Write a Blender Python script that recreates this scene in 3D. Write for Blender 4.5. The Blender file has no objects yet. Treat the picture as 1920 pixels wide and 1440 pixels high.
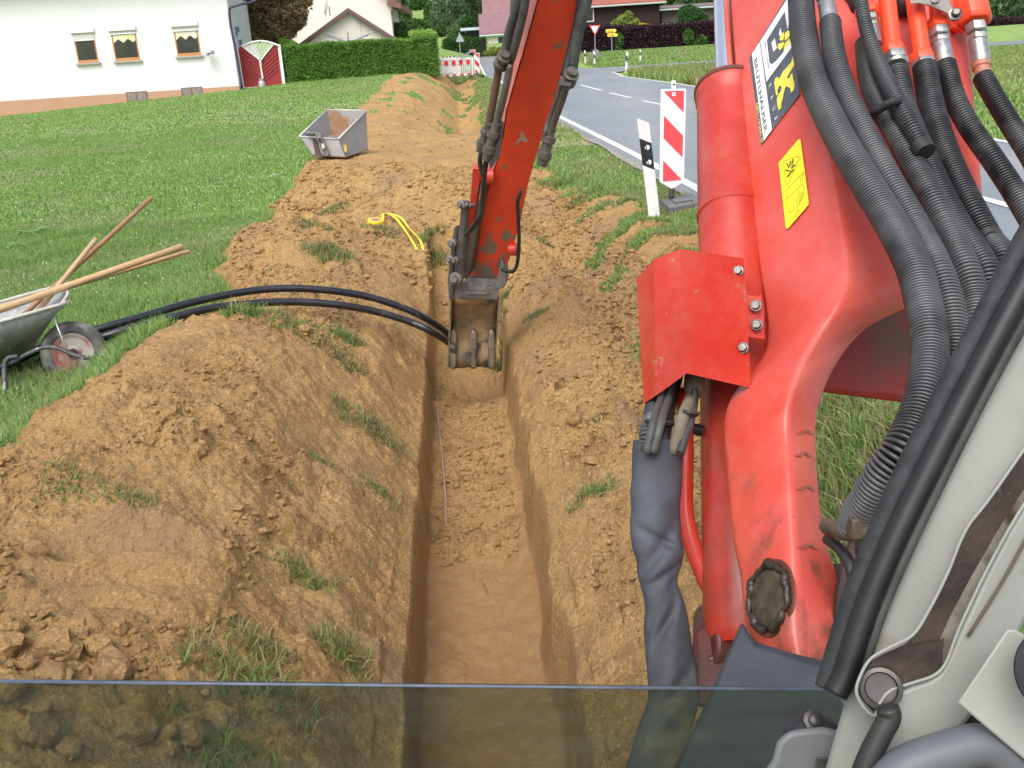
import bpy, math, random
import numpy as np
from mathutils import Vector, Matrix
from math import sin, cos, pi, radians
random.seed(7); rng = np.random.default_rng(11)
SC = bpy.context.scene; COL = SC.collection
# ---------------------------------------------------------------- camera
TH, RO, FP, H = radians(18.7), radians(3.7), 1800.0, 1.6
_f = np.array([0, cos(TH), -sin(TH)]); _u0 = np.array([0, sin(TH), cos(TH)]); _r0 = np.array([1.0, 0, 0])
_r = cos(RO)*_r0 - sin(RO)*_u0; _u = sin(RO)*_r0 + cos(RO)*_u0
def P(px, py, d):
    """world point seen at photo pixel (1920 wide) px,py lying d metres along the view axis"""
    return np.array([0, 0, H]) + d*(_f + (px-960)/FP*_r - (py-720)/FP*_u)
cam = bpy.data.objects.new('camera', bpy.data.cameras.new('camera')); COL.objects.link(cam)
cam.data.sensor_width = 36; cam.data.lens = FP/1920*36; cam.data.clip_start = .05; cam.data.clip_end = 2000
M = Matrix(((_r[0], _u[0], -_f[0], 0), (_r[1], _u[1], -_f[1], 0), (_r[2], _u[2], -_f[2], H), (0, 0, 0, 1)))
cam.matrix_world = M; SC.camera = cam
# ---------------------------------------------------------------- light
SUN_EL, SUN_AZ = radians(56), radians(-160)   # azimuth measured from +Y towards +X
W = bpy.data.worlds.new('World'); SC.world = W; W.use_nodes = True
sky = W.node_tree.nodes.new('ShaderNodeTexSky'); sky.sky_type = 'NISHITA'; sky.sun_disc = False
sky.sun_elevation = SUN_EL; sky.sun_rotation = SUN_AZ; sky.dust_density = 4.0; sky.ozone_density = 1.0
bg = W.node_tree.nodes['Background']; bg.inputs[1].default_value = 0.15
hs = W.node_tree.nodes.new('ShaderNodeHueSaturation'); hs.inputs['Saturation'].default_value = 0.55
W.node_tree.links.new(sky.outputs[0], hs.inputs['Color']); W.node_tree.links.new(hs.outputs[0], bg.inputs[0])
sl = bpy.data.lights.new('sun', 'SUN'); sl.energy = 1.0; sl.angle = radians(45); sl.color = (1, .96, .9)
so = bpy.data.objects.new('sun', sl); COL.objects.link(so)
sd = Vector((sin(SUN_AZ)*cos(SUN_EL), cos(SUN_AZ)*cos(SUN_EL), sin(SUN_EL)))
so.rotation_euler = (-sd).to_track_quat('-Z', 'Y').to_euler()
vs = SC.view_settings; vs.view_transform = 'Standard'; vs.look = 'None'; vs.gamma = 1; vs.exposure = 0.75
SC.cycles.max_bounces = 6; SC.cycles.transparent_max_bounces = 12; SC.cycles.use_denoising = True
# ---------------------------------------------------------------- materials
MATS = {}
def mat(name, c1, c2=None, scale=5, rough=.7, metal=0, bump=0, bscale=60, detail=6, lo=.35, hi=.65, c3=None, s3=2, lo3=.6, hi3=.7,
        coat=0, spec=.5, attr=None, sub=0, trans=0, stretch=None, zw=None, dust=0):
    if name in MATS: return MATS[name]
    m = bpy.data.materials.new(name); m.use_nodes = True; nt = m.node_tree; N, L = nt.nodes, nt.links
    b = N['Principled BSDF']; b.inputs['Roughness'].default_value = rough; b.inputs['Metallic'].default_value = metal
    b.inputs['Specular IOR Level'].default_value = spec; b.inputs['Coat Weight'].default_value = coat; b.inputs['Coat Roughness'].default_value = .2
    tc = N.new('ShaderNodeNewGeometry'); pos = tc.outputs['Position']
    if stretch:
        mp = N.new('ShaderNodeMapping'); mp.inputs['Scale'].default_value = stretch; L.new(pos, mp.inputs[0]); pos = mp.outputs[0]
    def noise(s, d=detail, r=.6):
        n = N.new('ShaderNodeTexNoise'); n.inputs['Scale'].default_value = s; n.inputs['Detail'].default_value = d
        n.inputs['Roughness'].default_value = r; L.new(pos, n.inputs['Vector']); return n.outputs['Fac']
    def ramp(f, a, z):
        n = N.new('ShaderNodeMapRange'); n.inputs['From Min'].default_value = a; n.inputs['From Max'].default_value = z; L.new(f, n.inputs[0]); return n.outputs[0]
    def mix(f, a, z):
        n = N.new('ShaderNodeMix'); n.data_type = 'RGBA'
        L.new(f, n.inputs[0])
        for s, v in ((n.inputs[6], a), (n.inputs[7], z)):
            if isinstance(v, tuple): s.default_value = (*v, 1)
            else: L.new(v, s)
        return n.outputs[2]
    col = c1
    if c2: col = mix(ramp(noise(scale), lo, hi), c1, c2)
    if c3:
        f3 = noise(s3)
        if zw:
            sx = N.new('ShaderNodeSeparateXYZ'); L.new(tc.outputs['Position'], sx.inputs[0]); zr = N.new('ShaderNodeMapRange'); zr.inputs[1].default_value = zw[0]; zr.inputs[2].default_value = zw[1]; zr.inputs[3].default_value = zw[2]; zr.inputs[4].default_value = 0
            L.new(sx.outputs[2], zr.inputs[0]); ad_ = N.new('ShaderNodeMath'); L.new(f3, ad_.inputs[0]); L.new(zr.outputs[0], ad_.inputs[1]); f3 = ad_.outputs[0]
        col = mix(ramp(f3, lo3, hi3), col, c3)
    if dust:
        dm_ = N.new('ShaderNodeMath'); dm_.operation = 'MULTIPLY'; L.new(ramp(noise(9, 8, .75), .42, .78), dm_.inputs[0]); dm_.inputs[1].default_value = dust
        col = mix(dm_.outputs[0], col, (.50, .30, .20)); col = mix(ramp(noise(130, 3), .70, .73), col, (.16, .05, .035)); col = mix(ramp(noise(46, 3), .71, .73), col, (.33, .16, .10))
        L.new(ramp(noise(7, 8, .7), .1, 1.15), b.inputs['Roughness'])
    if attr:
        a = N.new('ShaderNodeAttribute'); a.attribute_name = attr
        n = N.new('ShaderNodeMix'); n.data_type = 'RGBA'; n.blend_type = 'MULTIPLY'; n.inputs[0].default_value = 1
        if isinstance(col, tuple): n.inputs[6].default_value = (*col, 1)
        else: L.new(col, n.inputs[6])
        L.new(a.outputs['Color'], n.inputs[7]); col = n.outputs[2]
    if isinstance(col, tuple): b.inputs['Base Color'].default_value = (*col, 1)
    else: L.new(col, b.inputs['Base Color'])
    if bump:
        bn = N.new('ShaderNodeBump'); bn.inputs['Strength'].default_value = 1; bn.inputs['Distance'].default_value = bump
        L.new(noise(bscale, 8, .65), bn.inputs['Height']); L.new(bn.outputs[0], b.inputs['Normal'])
    if sub: b.inputs['Transmission Weight'].default_value = 0
    if trans:
        t = N.new('ShaderNodeBsdfTranslucent'); ms = N.new('ShaderNodeMixShader'); ms.inputs[0].default_value = trans
        if isinstance(col, tuple): t.inputs[0].default_value = (*col, 1)
        else: L.new(col, t.inputs[0])
        L.new(b.outputs[0], ms.inputs[1]); L.new(t.outputs[0], ms.inputs[2]); L.new(ms.outputs[0], N['Material Output'].inputs[0])
    MATS[name] = m; return m
# ---------------------------------------------------------------- mesh helpers
def V(a): return np.asarray(a, float)
def unit(a): a = V(a); return a/(np.linalg.norm(a)+1e-12)
class B:
    def __init__(s): s.v = []; s.f = []
    def add(s, vs_, fs):
        o = len(s.v); s.v += [tuple(map(float, q)) for q in vs_]; s.f += [tuple(i+o for i in f) for f in fs]; return s
    def box(s, c, size, R=None):
        c = V(c); hx, hy, hz = V(size)/2
        A = np.eye(3) if R is None else np.array(R)
        p = [c + A@V((x*hx, y*hy, z*hz)) for x in (-1, 1) for y in (-1, 1) for z in (-1, 1)]
        return s.add(p, [(0, 1, 3, 2), (4, 6, 7, 5), (0, 4, 5, 1), (2, 3, 7, 6), (0, 2, 6, 4), (1, 5, 7, 3)])
    def lo_hi(s, a, b): a = V(a); b = V(b); return s.box((a+b)/2, np.abs(b-a))
    def prism(s, poly, off):
        n = len(poly); poly = [V(p) for p in poly]; off = V(off)
        return s.add(poly+[p+off for p in poly], [tuple(range(n)), tuple(range(2*n-1, n-1, -1))]+[(i, i+n, (i+1) % n+n, (i+1) % n) for i in range(n)])
    def loft(s, rings, caps=True, closed=True):
        n = len(rings[0]); vs_ = [p for r in rings for p in r]; fs = []
        for k in range(len(rings)-1):
            for i in range(n if closed else n-1):
                j = (i+1) % n; fs.append((k*n+i, k*n+j, (k+1)*n+j, (k+1)*n+i))
        if caps: fs += [tuple(range(n-1, -1, -1)), tuple(range((len(rings)-1)*n, len(rings)*n))]
        return s.add(vs_, fs)
    def tube(s, pts, r, n=10, caps=True):
        pts = [V(p) for p in pts]; m = len(pts); r = [r]*m if np.isscalar(r) else r
        t = [unit(pts[min(i+1, m-1)]-pts[max(i-1, 0)]) for i in range(m)]
        ref = V((0, 0, 1)) if abs(t[0][2]) < .9 else V((1, 0, 0)); a = unit(np.cross(t[0], ref)); rings = []
        for i in range(m):
            a = unit(a - t[i]*np.dot(a, t[i])); b = np.cross(t[i], a)
            rings.append([pts[i]+r[i]*(cos(2*pi*k/n)*a+sin(2*pi*k/n)*b) for k in range(n)])
        return s.loft(rings, caps)
    def bar(s, a, b, r, n=10): return s.tube([a, b], r, n)
    def lathe(s, c, axis, prof, n=24, caps=True):
        """prof: list of (radius, along)"""
        ax = unit(axis); ref = V((0, 0, 1)) if abs(ax[2]) < .9 else V((1, 0, 0)); a = unit(np.cross(ax, ref)); b = np.cross(ax, a)
        rings = [[V(c)+ax*h+max(r, 1e-4)*(cos(2*pi*k/n)*a+sin(2*pi*k/n)*b) for k in range(n)] for r, h in prof]
        return s.loft(rings, caps)
    def build(s, name, m, parent=None, smooth=False, bevel=0, seg=2, ang=40):
        me = bpy.data.meshes.new(name); me.from_pydata(s.v, [], s.f); me.materials.append(m); me.update()
        o = bpy.data.objects.new(name, me); COL.objects.link(o)
        if smooth: me.shade_smooth(); 
        if smooth == 2: me.set_sharp_from_angle(angle=radians(ang))
        if parent is not None: attach(o, parent)
        if bevel:
            b = o.modifiers.new('bevel', 'BEVEL'); b.width = bevel; b.segments = seg; b.limit_method = 'ANGLE'; b.angle_limit = radians(30)
            me.shade_smooth(); me.set_sharp_from_angle(angle=radians(60))
        return o
def wloc(o):
    p = Vector(o.location)
    while o.parent is not None: o = o.parent; p = p + o.location
    return p
def attach(o, parent):
    o.parent = parent; top = parent; 
    while top.parent is not None: top = top.parent
    o.matrix_parent_inverse = Matrix.Translation(-top['_loc0'] if False else -Vector(top.get('loc0', (0, 0, 0)))) if parent is top else Matrix.Identity(4)
def thing(name, label, cat, loc, group=None):
    o = bpy.data.objects.new(name, None); COL.objects.link(o); o.location = Vector(V(loc)); o['loc0'] = [float(x) for x in loc]
    o['label'] = label; o['category'] = cat; o.empty_display_size = .2
    if group: o['group'] = group
    return o
def tag(o, label=None, cat=None, group=None, kind=None):
    for k, v in (('label', label), ('category', cat), ('group', group), ('kind', kind)):
        if v: o[k] = v
    return o
def copy_thing(o, delta, label=None, group=None):
    r = o.copy(); COL.objects.link(r); r.location = o.location + Vector(V(delta))
    if label: r['label'] = label
    def rec(src, dst):
        for ch in list(src.children):
            c = ch.copy(); COL.objects.link(c); c.parent = dst; rec(ch, c)
    rec(o, r); return r
def big_mesh(name, verts, faces, m, parent=None, col=None, smooth=False):
    """verts (n,3) array; faces (k,3|4) array; col per vertex (n,3)"""
    me = bpy.data.meshes.new(name); nv = len(verts); nf, fv = faces.shape
    me.vertices.add(nv); me.vertices.foreach_set('co', np.ascontiguousarray(verts, np.float32).ravel())
    me.loops.add(nf*fv); me.loops.foreach_set('vertex_index', np.ascontiguousarray(faces, np.int32).ravel())
    me.polygons.add(nf); me.polygons.foreach_set('loop_start', np.arange(0, nf*fv, fv, dtype=np.int32))
    me.polygons.foreach_set('loop_total', np.full(nf, fv, np.int32))
    if smooth: me.polygons.foreach_set('use_smooth', np.ones(nf, bool))
    me.update(calc_edges=True)
    if col is not None:
        a = me.color_attributes.new('col', 'FLOAT_COLOR', 'POINT'); c4 = np.ones((nv, 4), np.float32); c4[:, :3] = col; a.data.foreach_set('color', c4.ravel())
    me.materials.append(m); o = bpy.data.objects.new(name, me); COL.objects.link(o)
    if parent is not None: attach(o, parent)
    return o
# ---------------------------------------------------------------- numpy noise
def hsh(i, j, s):
    h = np.sin(i*127.1+j*311.7+s*74.7)*43758.5453; return h-np.floor(h)
def vnoise(x, y, s=0):
    xi, yi = np.floor(x), np.floor(y); fx, fy = x-xi, y-yi; fx = fx*fx*(3-2*fx); fy = fy*fy*(3-2*fy)
    a, b, c, d = hsh(xi, yi, s), hsh(xi+1, yi, s), hsh(xi, yi+1, s), hsh(xi+1, yi+1, s)
    return (a*(1-fx)+b*fx)*(1-fy)+(c*(1-fx)+d*fx)*fy
def fbm(x, y, o=4, s=0, g=.5):
    t = 0; a = 1; n = 0
    for k in range(o): t = t+a*vnoise(x*2**k+k*17.3, y*2**k-k*9.1, s+k); n += a; a *= g
    return t/n
def worley(x, y, s=0):
    xi, yi = np.floor(x), np.floor(y); best = np.full(x.shape, 9.); cid = np.zeros(x.shape)
    for dx in (-1, 0, 1):
        for dy in (-1, 0, 1):
            cx, cy = xi+dx, yi+dy; jx, jy = hsh(cx, cy, s), hsh(cx, cy, s+5)
            d = (cx+jx-x)**2+(cy+jy-y)**2; q = d < best; best = np.where(q, d, best); cid = np.where(q, hsh(cx, cy, s+9), cid)
    return np.sqrt(best), cid
def sst(x, a, b): t = np.clip((x-a)/(b-a), 0, 1); return t*t*(3-2*t)
# ---------------------------------------------------------------- terrain
def tx(Y): return -0.2-0.035*(Y-3.3)
def edge_x(Y):      # border between the spoil and the lawn
    e = np.interp(Y, [0, 3, 4, 5, 6, 7, 8.8, 10.2, 13, 16, 21, 31, 47, 55], [-2.0, -2.25, -2.35, -2.4, -2.3, -2.3, -2.6, -2.95, -2.7, -3.1, -3.7, -3.9, -4.2, -3.2])
    return e+(fbm(Y*2.1, Y*0+3, 3, 5)-.5)*.35+(vnoise(Y*9, Y*0, 8)-.5)*.12
def road_l(Y): return np.interp(Y, [-20, 0, 10.9, 15.2, 23.7, 40, 55, 75, 100, 130], [3.0, 2.62, 2.28, 2.07, 1.5, .72, .02, -.9, -3.5, -9])
def road_z(Y): return .015*np.clip(Y-10, 0, 40)+.08*np.clip(Y-66, 0, 40)
def lawn_z(X, Y): return -.22+.0325*np.clip(Y-8, 0, 36)+(.12+np.clip((X+12)*.045, -.5, .18))*sst(Y, 22, 42)+.055*np.clip(Y-56, 0, 60)+.22*sst(Y, 43, 49)*(1-sst(Y, 56, 62))*(1-sst(X, -1, 0))
def hill(X, Y): return np.maximum(0, Y-105)*.17*sst(Y, 105, 170)
def right_z(X, Y):
    b = road_z(np.minimum(Y, 66))+(road_z(Y)-road_z(np.minimum(Y, 66)))*(1-sst(X, 3, 8))+.28*sst(Y, 43, 49)*(1-sst(Y, 56, 62))*(1-sst(X, -1.2, 0))
    return b+1.0*sst(Y, 70.5, 80)*sst(X, 3, 8)+.75*sst(X, 7.6, 11)*sst(Y, 14, 24)*(1-sst(Y, 34, 46))+.03*np.clip(Y-80, 0, 60)-.05
def zt(X, Y, rough=True):
    u = X-tx(Y); L = lawn_z(X, Y); R = right_z(X, Y); side = np.interp(u, [-1.2, 2.0], [0, 1])
    flat = L*(1-side)+R*side
    near = np.interp(u, [-2.6, -1.35, -1.0, -.64, -.40, -.33, .28, .36, .56, .85, 1.2, 1.8, 2.2, 2.6], [0, 0, -.07, -.29, -.56, -.62, -.58, -.53, -.38, -.25, -.50, -.12, -.04, 0.0])
    soft = np.interp(u, [-2.2, -1.2, -.3, .5, 1.2, 1.9, 2.4], [0, -.06, -.36, -.50, -.42, -.10, 0]); kk = sst(Y, 9.0, 10.6); neard = near*(1-kk)+soft*kk
    far = np.interp(u, [-2.6, -1.5, -.45, .05, .4, .95, 1.5], [0, -.04, -.42, -.72, -.62, -.10, 0.02])
    kn = 1-sst(Y, 11.5, 14.5); kf = sst(Y, 20.5, 25)*(1-sst(Y, 52, 56))
    z = flat+neard*kn+far*kf
    # smooth undulation
    w = (u > -2.6) & (u < 2.4)
    # spoil heap on the left
    hp = np.interp(u, [-2.5, -2.15, -1.7, -1.2, -.75], [0, .20, .30, .24, 0])*(1-sst(Y, 6.3, 7.25))*(.7+.6*fbm(X*.9, Y*.9, 3, 3))
    hp = hp*(1-.5*np.exp(-(((X+1.42)/.30)**2+((Y-3.10)/.38)**2)*1.2))
    hp = hp+np.exp(-((u+1.75)/.6)**2)*.20*sst(Y, 8.8, 9.6)*(1-sst(Y, 10.6, 11.4))*(.6+.8*fbm(X*1.3, Y*1.3, 2, 4))
    # mound filling the ditch beyond the bucket, running over to the lawn
    md = np.exp(-((Y-13.0-.9*(-u-1.2))/1.35)**2)*np.interp(u, [-2.9, -2.2, -1.2, -.4, .4, 1.0], [0, .42, .38, .62, .60, 0])*(.8+.4*fbm(X*1.5, Y*1.5, 2, 14))
    # rubble bank on the right side of the ditch
    rb = np.exp(-((u-1.75)/.4)**2)*.1*kn*(.4+1.2*fbm(X*1.1, Y*1.1, 2, 9))
    z = z+hp+md+rb
    z = z+.14*np.exp(-((X+2.7)/.9)**2-((Y-16.9)/1.0)**2)
    # trench
    wl = -.285+.03*(fbm(Y*1.5, Y*0, 3, 21)-.5)-.01*(Y-3); wr = .30+.05*(fbm(Y*1.8, Y*0+7, 3, 22)-.5)
    zf = np.interp(Y, [-3, 7.6, 7.9, 8.6, 9.4, 10.2, 10.8], [-1.2, -1.2, -1.34, -1.3, -1.15, -.9, -.5])+.022*(fbm(X*4, Y*2, 3, 31)-.5)+.05*sst(Y, 4.9, 5.2)*fbm(X*5, Y*5, 3, 32)
    zf = zf + .07*sst(u, .1, .3)
    wn = .10*(fbm(X*2.3, Y*2.3, 4, 24)-.5); inside = sst(u, wl-.03+wn*.45, wl+.012+wn*.35)*(1-sst(u, wr-.01+wn*.5, wr+.06+wn*.9))
    cut = (Y < 10.8)
    k = np.where(cut, inside, 0)
    z = np.where(k > 0, z*(1-k)+np.minimum(z, zf)*k, z)
    # under the road keep the sheet low
    rl = road_l(Y); z = np.where((X > rl+.1) & (Y < 60), np.minimum(z, road_z(Y)-.05), z) if True else z
    z = z+hill(X, Y)
    return z
def dirtmask(X, Y):
    """1 = bare soil, 0 = grass"""
    u = X-tx(Y); e = edge_x(Y)
    r = np.interp(Y, [0, 3, 4.5, 6, 8, 10, 12, 15, 18, 24, 30, 50, 54], [1.3, 1.35, 1.5, 1.95, 2.2, 2.05, 1.65, 1.0, 1.05, .8, .8, .9, -9])+(fbm(X*2.5, Y*2.5, 3, 41)-.5)*.7
    m = sst(X, e-.06, e+.06)*(1-sst(u, r-.1, r+.1))
    pn = fbm(X*1.6+.3*Y, Y*.55, 4, 44)
    m = m*(1-sst(pn, .62, .67)*sst(Y, 22, 28)*.8)*(1-sst(fbm(X*2.2, Y*2.2, 4, 46), .55, .6)*sst(u, .95, 1.5)*.9)
    return m
def ztr(X, Y):
    """terrain with lumps and crumbs"""
    z = zt(X, Y); u = X-tx(Y); d = dirtmask(X, Y)
    intrench = ((u > -.4) & (u < .42) & (Y < 12.9))
    wallL = (u > -.9) & (u < -.3)
    amp = np.where(intrench, .3+.45*sst(Y, 4.9, 5.3), np.where(wallL, .8, 1.0))*d
    fade = np.exp(-np.clip(Y-9, 0, 40)/14)
    w1, c1 = worley(X*5.2+.6*fbm(X*6, Y*6, 2, 71), Y*5.2, 51); w2, c2 = worley(X*13, Y*13, 52); w3, c3 = worley(X*29, Y*29, 53)
    dens = sst(fbm(X*1.4, Y*1.4, 3, 60), .38, .6)
    crumb = np.clip(1-w1*1.35, 0, 1)**.7*np.where(c1 > .55, 1, 0)*.075*dens+np.clip(1-w2*1.3, 0, 1)**.7*np.where(c2 > .25, c2, 0)*.046*(.5+.5*dens)+np.clip(1-w3*1.3, 0, 1)**.7*c3*.019
    flatpatch = np.exp(-((((X+1.42)/.30)**2+((Y-3.10)/.40)**2)**1.5))
    crumb = crumb*(1-.75*sst(Y, 15, 17.5)); z = z+sst(Y, 20, 24)*(1-sst(Y, 50, 56))*d*(fbm(X*2.2, Y*2.2, 4, 77, .6)-.5)*.16
    crumb = crumb*(1-.9*np.clip(flatpatch*1.4, 0, 1))
    # print of the digging bucket pressed into the heap
    rid = flatpatch*.075*np.abs(np.sin((Y*1.0-.25*X+.02*np.sin(X*14))*pi/.26))**6
    z = z+amp*fade*(crumb*(1.0)+(fbm(X*3, Y*3, 5, 61, .6)-.5)*.15+(fbm(X*16, Y*16, 4, 62, .6)-.5)*.03)+rid
    z = z+(1-d)*((fbm(X*2.5, Y*2.5, 3, 63)-.5)*.05)
    return z
def ground_hit(px, py, fine=False):
    d = P(px, py, 1)-P(px, py, 0); t = 1.5
    while t < 400:
        p = np.array([0, 0, H])+t*d
        if p[2] < float((ztr if fine else zt)(np.array([p[0]]), np.array([p[1]]))[0]): return p
        t += max(.01, t*.002)
    return p
ys = list(np.arange(-16, 1.2, .8))
y = 1.2
while y < 12: ys.append(y); y += .0155+.0016*max(0, y-4)**1.15
while y < 60: ys.append(y); y += .03+.0035*(y-11)
while y < 420: ys.append(y); y *= 1.02
ys = np.array(ys)
sc_ = np.concatenate([np.linspace(-2.2, -.66, 40, endpoint=False), np.linspace(-.66, .42, 760, endpoint=False), np.linspace(.42, 2.2, 50)])
wY = np.where(ys < 1.2, 3.4, ys*.93+2.3)
GX = sc_[None, :]*wY[:, None]; GY = np.repeat(ys[:, None], len(sc_), 1)
GZ = ztr(GX, GY); GD = dirtmask(GX, GY)
nr, nc = GX.shape
idx = np.arange(nr*nc).reshape(nr, nc)
faces = np.stack([idx[:-1, :-1], idx[:-1, 1:], idx[1:, 1:], idx[1:, :-1]], -1).reshape(-1, 4)
fd = (GD[:-1, :-1]+GD[1:, 1:]+GD[:-1, 1:]+GD[1:, :-1]).reshape(-1)/4
verts = np.stack([GX, GY, GZ], -1).reshape(-1, 3)
tone = np.ones((nr, nc, 3)); tone[..., 0] = GD
UU = GX-tx(GY)
# green channel: orange clay of the trench bottom; blue: smooth cut faces
tone[..., 1] = ((UU > -.33) & (UU < .33) & (GY < 12.5) & (GZ < -.95))*sst(fbm(GX*3, GY*1.5, 3, 80), .25, .55)*(1-.75*sst(GY, 4.8, 5.3))
tone[..., 1] = np.maximum(tone[..., 1], .22*np.exp(-((((GX+1.42)/.30)**2+((GY-3.10)/.40)**2)**1.5)))
tone[..., 2] = sst(fbm(GX*.9, GY*.9, 3, 81), .4, .62)
def sub_mesh(name, sel, m):
    f = faces[sel]; used, inv = np.unique(f, return_inverse=True)
    return big_mesh(name, verts[used], inv.reshape(-1, 4), m, col=tone.reshape(-1, 3)[used], smooth=True)
def ground_mat():
    m = bpy.data.materials.new('ground_surface'); m.use_nodes = True; nt = m.node_tree; N, L = nt.nodes, nt.links; b = N['Principled BSDF']
    b.inputs['Roughness'].default_value = .95; b.inputs['Specular IOR Level'].default_value = .15
    g = N.new('ShaderNodeNewGeometry'); at = N.new('ShaderNodeAttribute'); at.attribute_name = 'col'; sp = N.new('ShaderNodeSeparateColor'); L.new(at.outputs['Color'], sp.inputs[0])
    def noise(s, d=6, r=.6):
        n = N.new('ShaderNodeTexNoise'); n.inputs['Scale'].default_value = s; n.inputs['Detail'].default_value = d; n.inputs['Roughness'].default_value = r
        L.new(g.outputs['Position'], n.inputs['Vector']); return n.outputs['Fac']
    def rmp(f, a, z, lo=0, hi=1):
        n = N.new('ShaderNodeMapRange'); n.inputs[1].default_value = a; n.inputs[2].default_value = z; n.inputs[3].default_value = lo; n.inputs[4].default_value = hi; L.new(f, n.inputs[0]); return n.outputs[0]
    def mix(f, a, z):
        n = N.new('ShaderNodeMix'); n.data_type = 'RGBA'; L.new(f, n.inputs[0])
        for s, v in ((n.inputs[6], a), (n.inputs[7], z)):
            if isinstance(v, tuple): s.default_value = (*v, 1)
            else: L.new(v, s)
        return n.outputs[2]
    def mul(a, z):
        n = N.new('ShaderNodeMath'); n.operation = 'MULTIPLY'; L.new(a, n.inputs[0])
        if isinstance(z, float): n.inputs[1].default_value = z
        else: L.new(z, n.inputs[1])
        return n.outputs[0]
    soil = mix(rmp(noise(2.2), .35, .62), SOIL1, SOIL2)
    soil = mix(mul(rmp(noise(7), .52, .68), .7), soil, SOIL3)
    soil = mix(mul(sp.outputs['Blue'], .45), soil, SOIL4)
    soil = mix(mul(rmp(noise(70, 4), .52, .68), .75), soil, (.66, .46, .24))
    soil = mix(mul(rmp(noise(60, 5), .56, .68), .75), soil, (.19, .105, .04))
    soil = mix(mul(rmp(noise(1.1, 5), .54, .66), .55), soil, (.36, .245, .15))
    soil = mix(rmp(noise(150, 2), .73, .75), soil, (.66, .58, .46))
    clay = mix(rmp(noise(9), .4, .6), (.41, .235, .10), (.43, .275, .135))
    soil = mix(mul(sp.outputs['Green'], .8), soil, clay)
    gr = mix(rmp(noise(.7), .4, .6), GRASS1, GRASS2)
    gr = mix(mul(rmp(noise(2.5), .5, .7), .6), gr, GRASS3)
    gr = mix(mul(rmp(noise(25, 5), .5, .7), .5), gr, (.10, .18, .045))
    L.new(mix(rmp(sp.outputs['Red'], .3, .7), gr, soil), b.inputs['Base Color'])
    bn = N.new('ShaderNodeBump'); bn.inputs['Distance'].default_value = .022; L.new(noise(55, 9, .7), bn.inputs['Height'])
    b2 = N.new('ShaderNodeBump'); b2.inputs['Distance'].default_value = .006; L.new(noise(260, 6, .7), b2.inputs['Height']); L.new(bn.outputs[0], b2.inputs['Normal'])
    last = b2
    for vs_c, dist in ((30, .0085), (80, .0035)):
        vo = N.new('ShaderNodeTexVoronoi'); vo.inputs['Scale'].default_value = vs_c; vo.inputs['Randomness'].default_value = 1
        wn_ = N.new('ShaderNodeVectorMath'); wn_.operation = 'ADD'; nn_ = N.new('ShaderNodeTexNoise'); nn_.inputs['Scale'].default_value = vs_c*.6; L.new(g.outputs['Position'], nn_.inputs['Vector']); sc2 = N.new('ShaderNodeVectorMath'); sc2.operation = 'SCALE'; sc2.inputs[3].default_value = 1.2/vs_c; L.new(nn_.outputs['Color'], sc2.inputs[0]); L.new(g.outputs['Position'], wn_.inputs[0]); L.new(sc2.outputs[0], wn_.inputs[1]); L.new(wn_.outputs[0], vo.inputs['Vector'])
        hb = N.new('ShaderNodeMath'); hb.operation = 'MULTIPLY'; L.new(vo.outputs['Distance'], hb.inputs[0]); iv = N.new('ShaderNodeMath'); iv.operation = 'SUBTRACT'; iv.inputs[0].default_value = .2; L.new(sp.outputs['Green'], iv.inputs[1]); m3 = N.new('ShaderNodeMapRange'); m3.inputs[1].default_value = -.6; m3.inputs[2].default_value = .2; m3.inputs[3].default_value = .25; m3.inputs[4].default_value = 1; L.new(iv.outputs[0], m3.inputs[0]); L.new(m3.outputs[0], hb.inputs[1])
        bb = N.new('ShaderNodeBump'); bb.invert = True; bb.inputs['Distance'].default_value = dist; L.new(hb.outputs[0], bb.inputs['Height']); L.new(last.outputs[0], bb.inputs['Normal']); last = bb
    L.new(last.outputs[0], b.inputs['Normal']); return m
SOIL1, SOIL2, SOIL3, SOIL4 = (.51, .325, .137), (.39, .237, .093), (.29, .18, .083), (.45, .272, .11)
GRASS1, GRASS2, GRASS3 = (.20, .32, .09), (.26, .38, .12), (.34, .36, .17)
GM = ground_mat()
soil = fd > .5
tag(sub_mesh('dug_soil_ground', soil, GM), kind='structure')
tag(sub_mesh('lawn_ground', ~soil, GM), kind='structure')
# ---------------------------------------------------------------- grass, flowers, clods
GRASSM = mat('grass_blades', (1, 1, 1), attr='col', rough=.6, spec=.3, trans=.5)
def blades(name, X, Y, hgt, wid, lean, cols, parentz=None, zoff=-.01):
    n = len(X); Z = (ztr(X, Y) if parentz is None else parentz)+zoff
    a = rng.uniform(0, 2*pi, n); b = rng.uniform(0, 2*pi, n); h = hgt*rng.uniform(.55, 1.25, n); w = wid*rng.uniform(.7, 1.3, n); l = lean*rng.uniform(0, 1.3, n)*h
    base = np.stack([X, Y, Z], -1); s = np.stack([np.cos(a)*w, np.sin(a)*w, 0*w], -1)
    t1 = np.stack([np.cos(b)*l*.35, np.sin(b)*l*.35, h*.6], -1); t2 = np.stack([np.cos(b)*l, np.sin(b)*l, h*np.clip(1-.25*l/h, .3, 1)], -1)
    v = np.stack([base-s, base+s, base+t1-s*.7, base+t1+s*.7, base+t2], 1).reshape(-1, 3)
    o = np.arange(n)[:, None]*5; f = np.concatenate([o+[0, 1, 3], o+[0, 3, 2], o+[2, 3, 4]], 0)
    return big_mesh(name, v, f, GRASSM, col=np.repeat(cols, 5, 0))
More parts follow.
